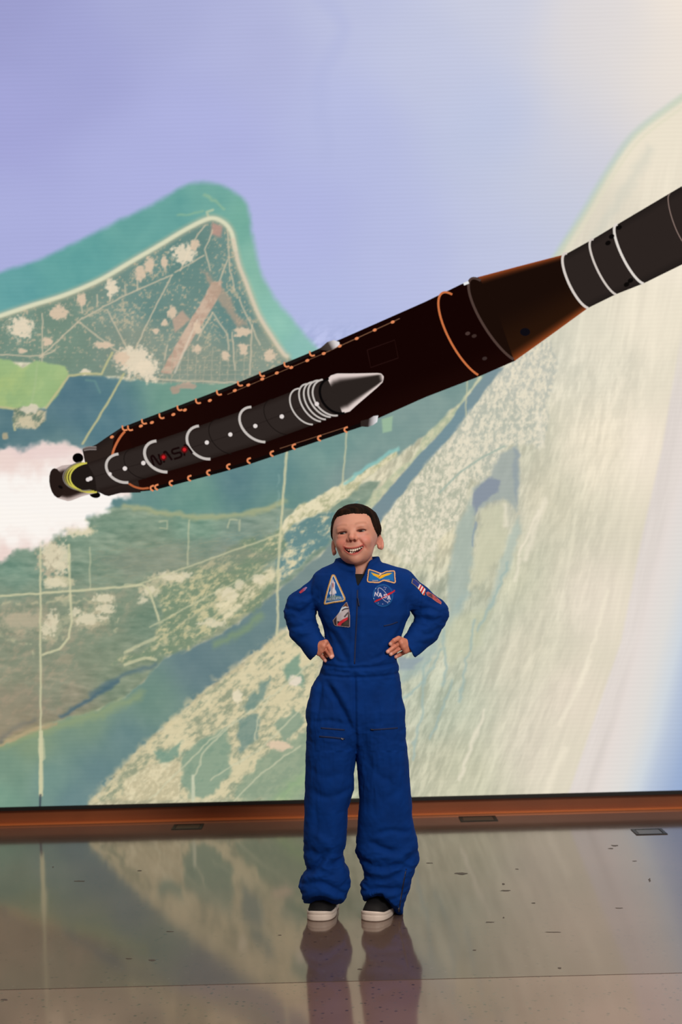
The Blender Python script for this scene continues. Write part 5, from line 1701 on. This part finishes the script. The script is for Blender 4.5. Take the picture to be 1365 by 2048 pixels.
draped_strip('front_zipper', [(715.5, 1180), (714, 1230), (711, 1290), (709.5, 1328)], 3.0, M_ZIP)
draped_strip('zipper_pull', [(716, 1196), (718.5, 1212)], 2.6, M_ZIPM, .0035, 'dark metal zip pull')
draped_strip('pocket_zipper', [(639, 1473), (665, 1475), (690, 1478)], 3.6, M_ZIP)
draped_strip('pocket_zipper', [(642, 1456), (665, 1458), (690, 1460)], 3.2, M_ZIP)
draped_strip('pocket_zipper', [(742, 1460), (770, 1458), (796, 1456)], 3.0, M_ZIP)
draped_strip('pocket_zipper', [(768, 1252), (782, 1249), (796, 1244)], 2.6, M_ZIP)
draped_strip('zipper_pull', [(683, 1477), (687, 1479)], 3.6, M_SILV, .004, 'silver zip pull')
draped_strip('zipper_pull', [(742, 1459), (748, 1460)], 3.2, M_ZIPM, .004)
draped_strip('ankle_zipper', [(813, 1738), (806, 1775), (801, 1806), (799, 1822)], 2.6, M_ZIPM)
draped_strip('zipper_pull', [(798, 1816), (798.5, 1824)], 2.6, M_SILV, .003, 'silver zip pull')

# ---------------------------------------------------------------- shoes
M_UP = pmat('black_canvas', (24, 23, 24), .75, 0, .3, bump=(600, .3, .0008))
M_SOLE = pmat('white_rubber', (222, 208, 196), .5)
M_LACE = pmat('black_lace', (16, 15, 16), .8)


def shoe(tipu, tipv, yaw, label):
    tip = at_z(np.array(float(tipu)), np.array(float(tipv)))
    Lh = .192
    s = np.array([0, .012, .05, .12, .25, .4, .6, .8, .92, .98, 1.0]); wv = np.array([.004, .016, .027, .035, .0395, .039, .034, .0325, .027, .014, .003])
    out = np.vstack([np.stack([wv, s * Lh], -1), np.stack([-wv[::-1], s[::-1] * Lh], -1)])
    out = spline(np.vstack([out, out[:1]]), 4)[:-1]
    vol = Vol((-.05, -.012, -.004), (.05, .205, .10), .0021)
    X, Y, Z = vol.ax[0][:, None, None], vol.ax[1][None, :, None], vol.ax[2][None, None, :]
    d2 = poly_sd(np.broadcast_to(X[:, :, 0], (X.shape[0], Y.shape[1])).astype(float), np.broadcast_to(Y[:, :, 0], (X.shape[0], Y.shape[1])).astype(float), out)[:, :, None].astype(np.float32)
    c, sn = math.cos(yaw), math.sin(yaw)

    def place(v):                   # local y runs from the toe back to the heel
        x, y, z = v[:, 0], v[:, 1], v[:, 2]
        return np.stack([tip[0] + x * c + y * sn, tip[1] - x * sn + y * c, z], -1) - ROOT
    hs = np.interp(Y / Lh, [0, .06, .2, .4, .55, .7, 1], [.034, .042, .050, .066, .080, .088, .086])
    ww = np.interp(Y / Lh, s, wv)
    q = np.clip(1 + (d2 + .0022) / np.maximum(ww, .012), 0, None)
    vol.F = ((q ** 2.5 + (np.clip(Z, 0, None) / hs) ** 2.5) ** (1 / 2.5) - 1) * .03
    vol.F = np.maximum(vol.F, .016 - Z).astype(np.float32)
    v, qd = surface_nets(vol); v = relax(v, qd, 1, .5)
    qd = qd[:, ::-1]
    up = obj('shoe', mesh_np('shoe', place(v), qd), M_UP, person)
    up['label'] = label
    tree = BVHTree.FromPolygons([Vector(p) for p in v], qd.tolist())
    sv = Vol((-.05, -.012, -.006), (.05, .205, .036), .0018)
    X, Y, Z = sv.ax[0][:, None, None], sv.ax[1][None, :, None], sv.ax[2][None, None, :]
    d2 = poly_sd(np.broadcast_to(X[:, :, 0], (X.shape[0], Y.shape[1])).astype(float), np.broadcast_to(Y[:, :, 0], (X.shape[0], Y.shape[1])).astype(float), out)[:, :, None].astype(np.float32)
    zt = .022 + .006 * sstep(.03, 0, Y) + .003 * sstep(.15, .19, Y)
    groove = .0012 * np.exp(-((Z - zt * .62) / .0018) ** 2)
    sv.F = -smin(-(d2 + groove), -np.maximum(Z - zt, .0 - Z), .004).astype(np.float32)
    v, q2 = surface_nets(sv); q2 = q2[:, ::-1]
    v[:, 2] = np.maximum(v[:, 2], 0)
    so = obj('sole', mesh_np('sole', place(v), q2), M_SOLE, up)
    so['label'] = 'thick white rubber sole'
    for k, yy in enumerate((.062, .073, .084)):
        xs = np.linspace(-.017, .017, 9)
        pts = []
        for xx in xs:
            h = tree.ray_cast(Vector((xx, yy + .004 * (k % 2) * xx / .017, .2)), Vector((0, 0, -1)))
            if h[0] is not None: pts.append(np.array(h[0]) + [0, -.0005, .0012])
        if len(pts) < 3: continue
        pts = np.array(pts)
        ring = np.linspace(0, 2 * math.pi, 7)[:-1]
        tube = np.array([p + np.array([0, math.cos(a) * .0026, math.sin(a) * .0018]) for p in pts for a in ring])
        ix = np.arange(len(pts) * 6).reshape(len(pts), 6)
        qq = np.array([(ix[i, j], ix[i + 1, j], ix[i + 1, (j + 1) % 6], ix[i, (j + 1) % 6]) for i in range(len(pts) - 1) for j in range(6)])
        obj('lace', mesh_np('lace', place(tube), qq), M_LACE, up)
    return up


shoe(637, 1843, math.radians(9), 'black canvas shoe under the bent trouser leg')
shoe(741, 1843.5, math.radians(21), 'black canvas shoe turned to its side')
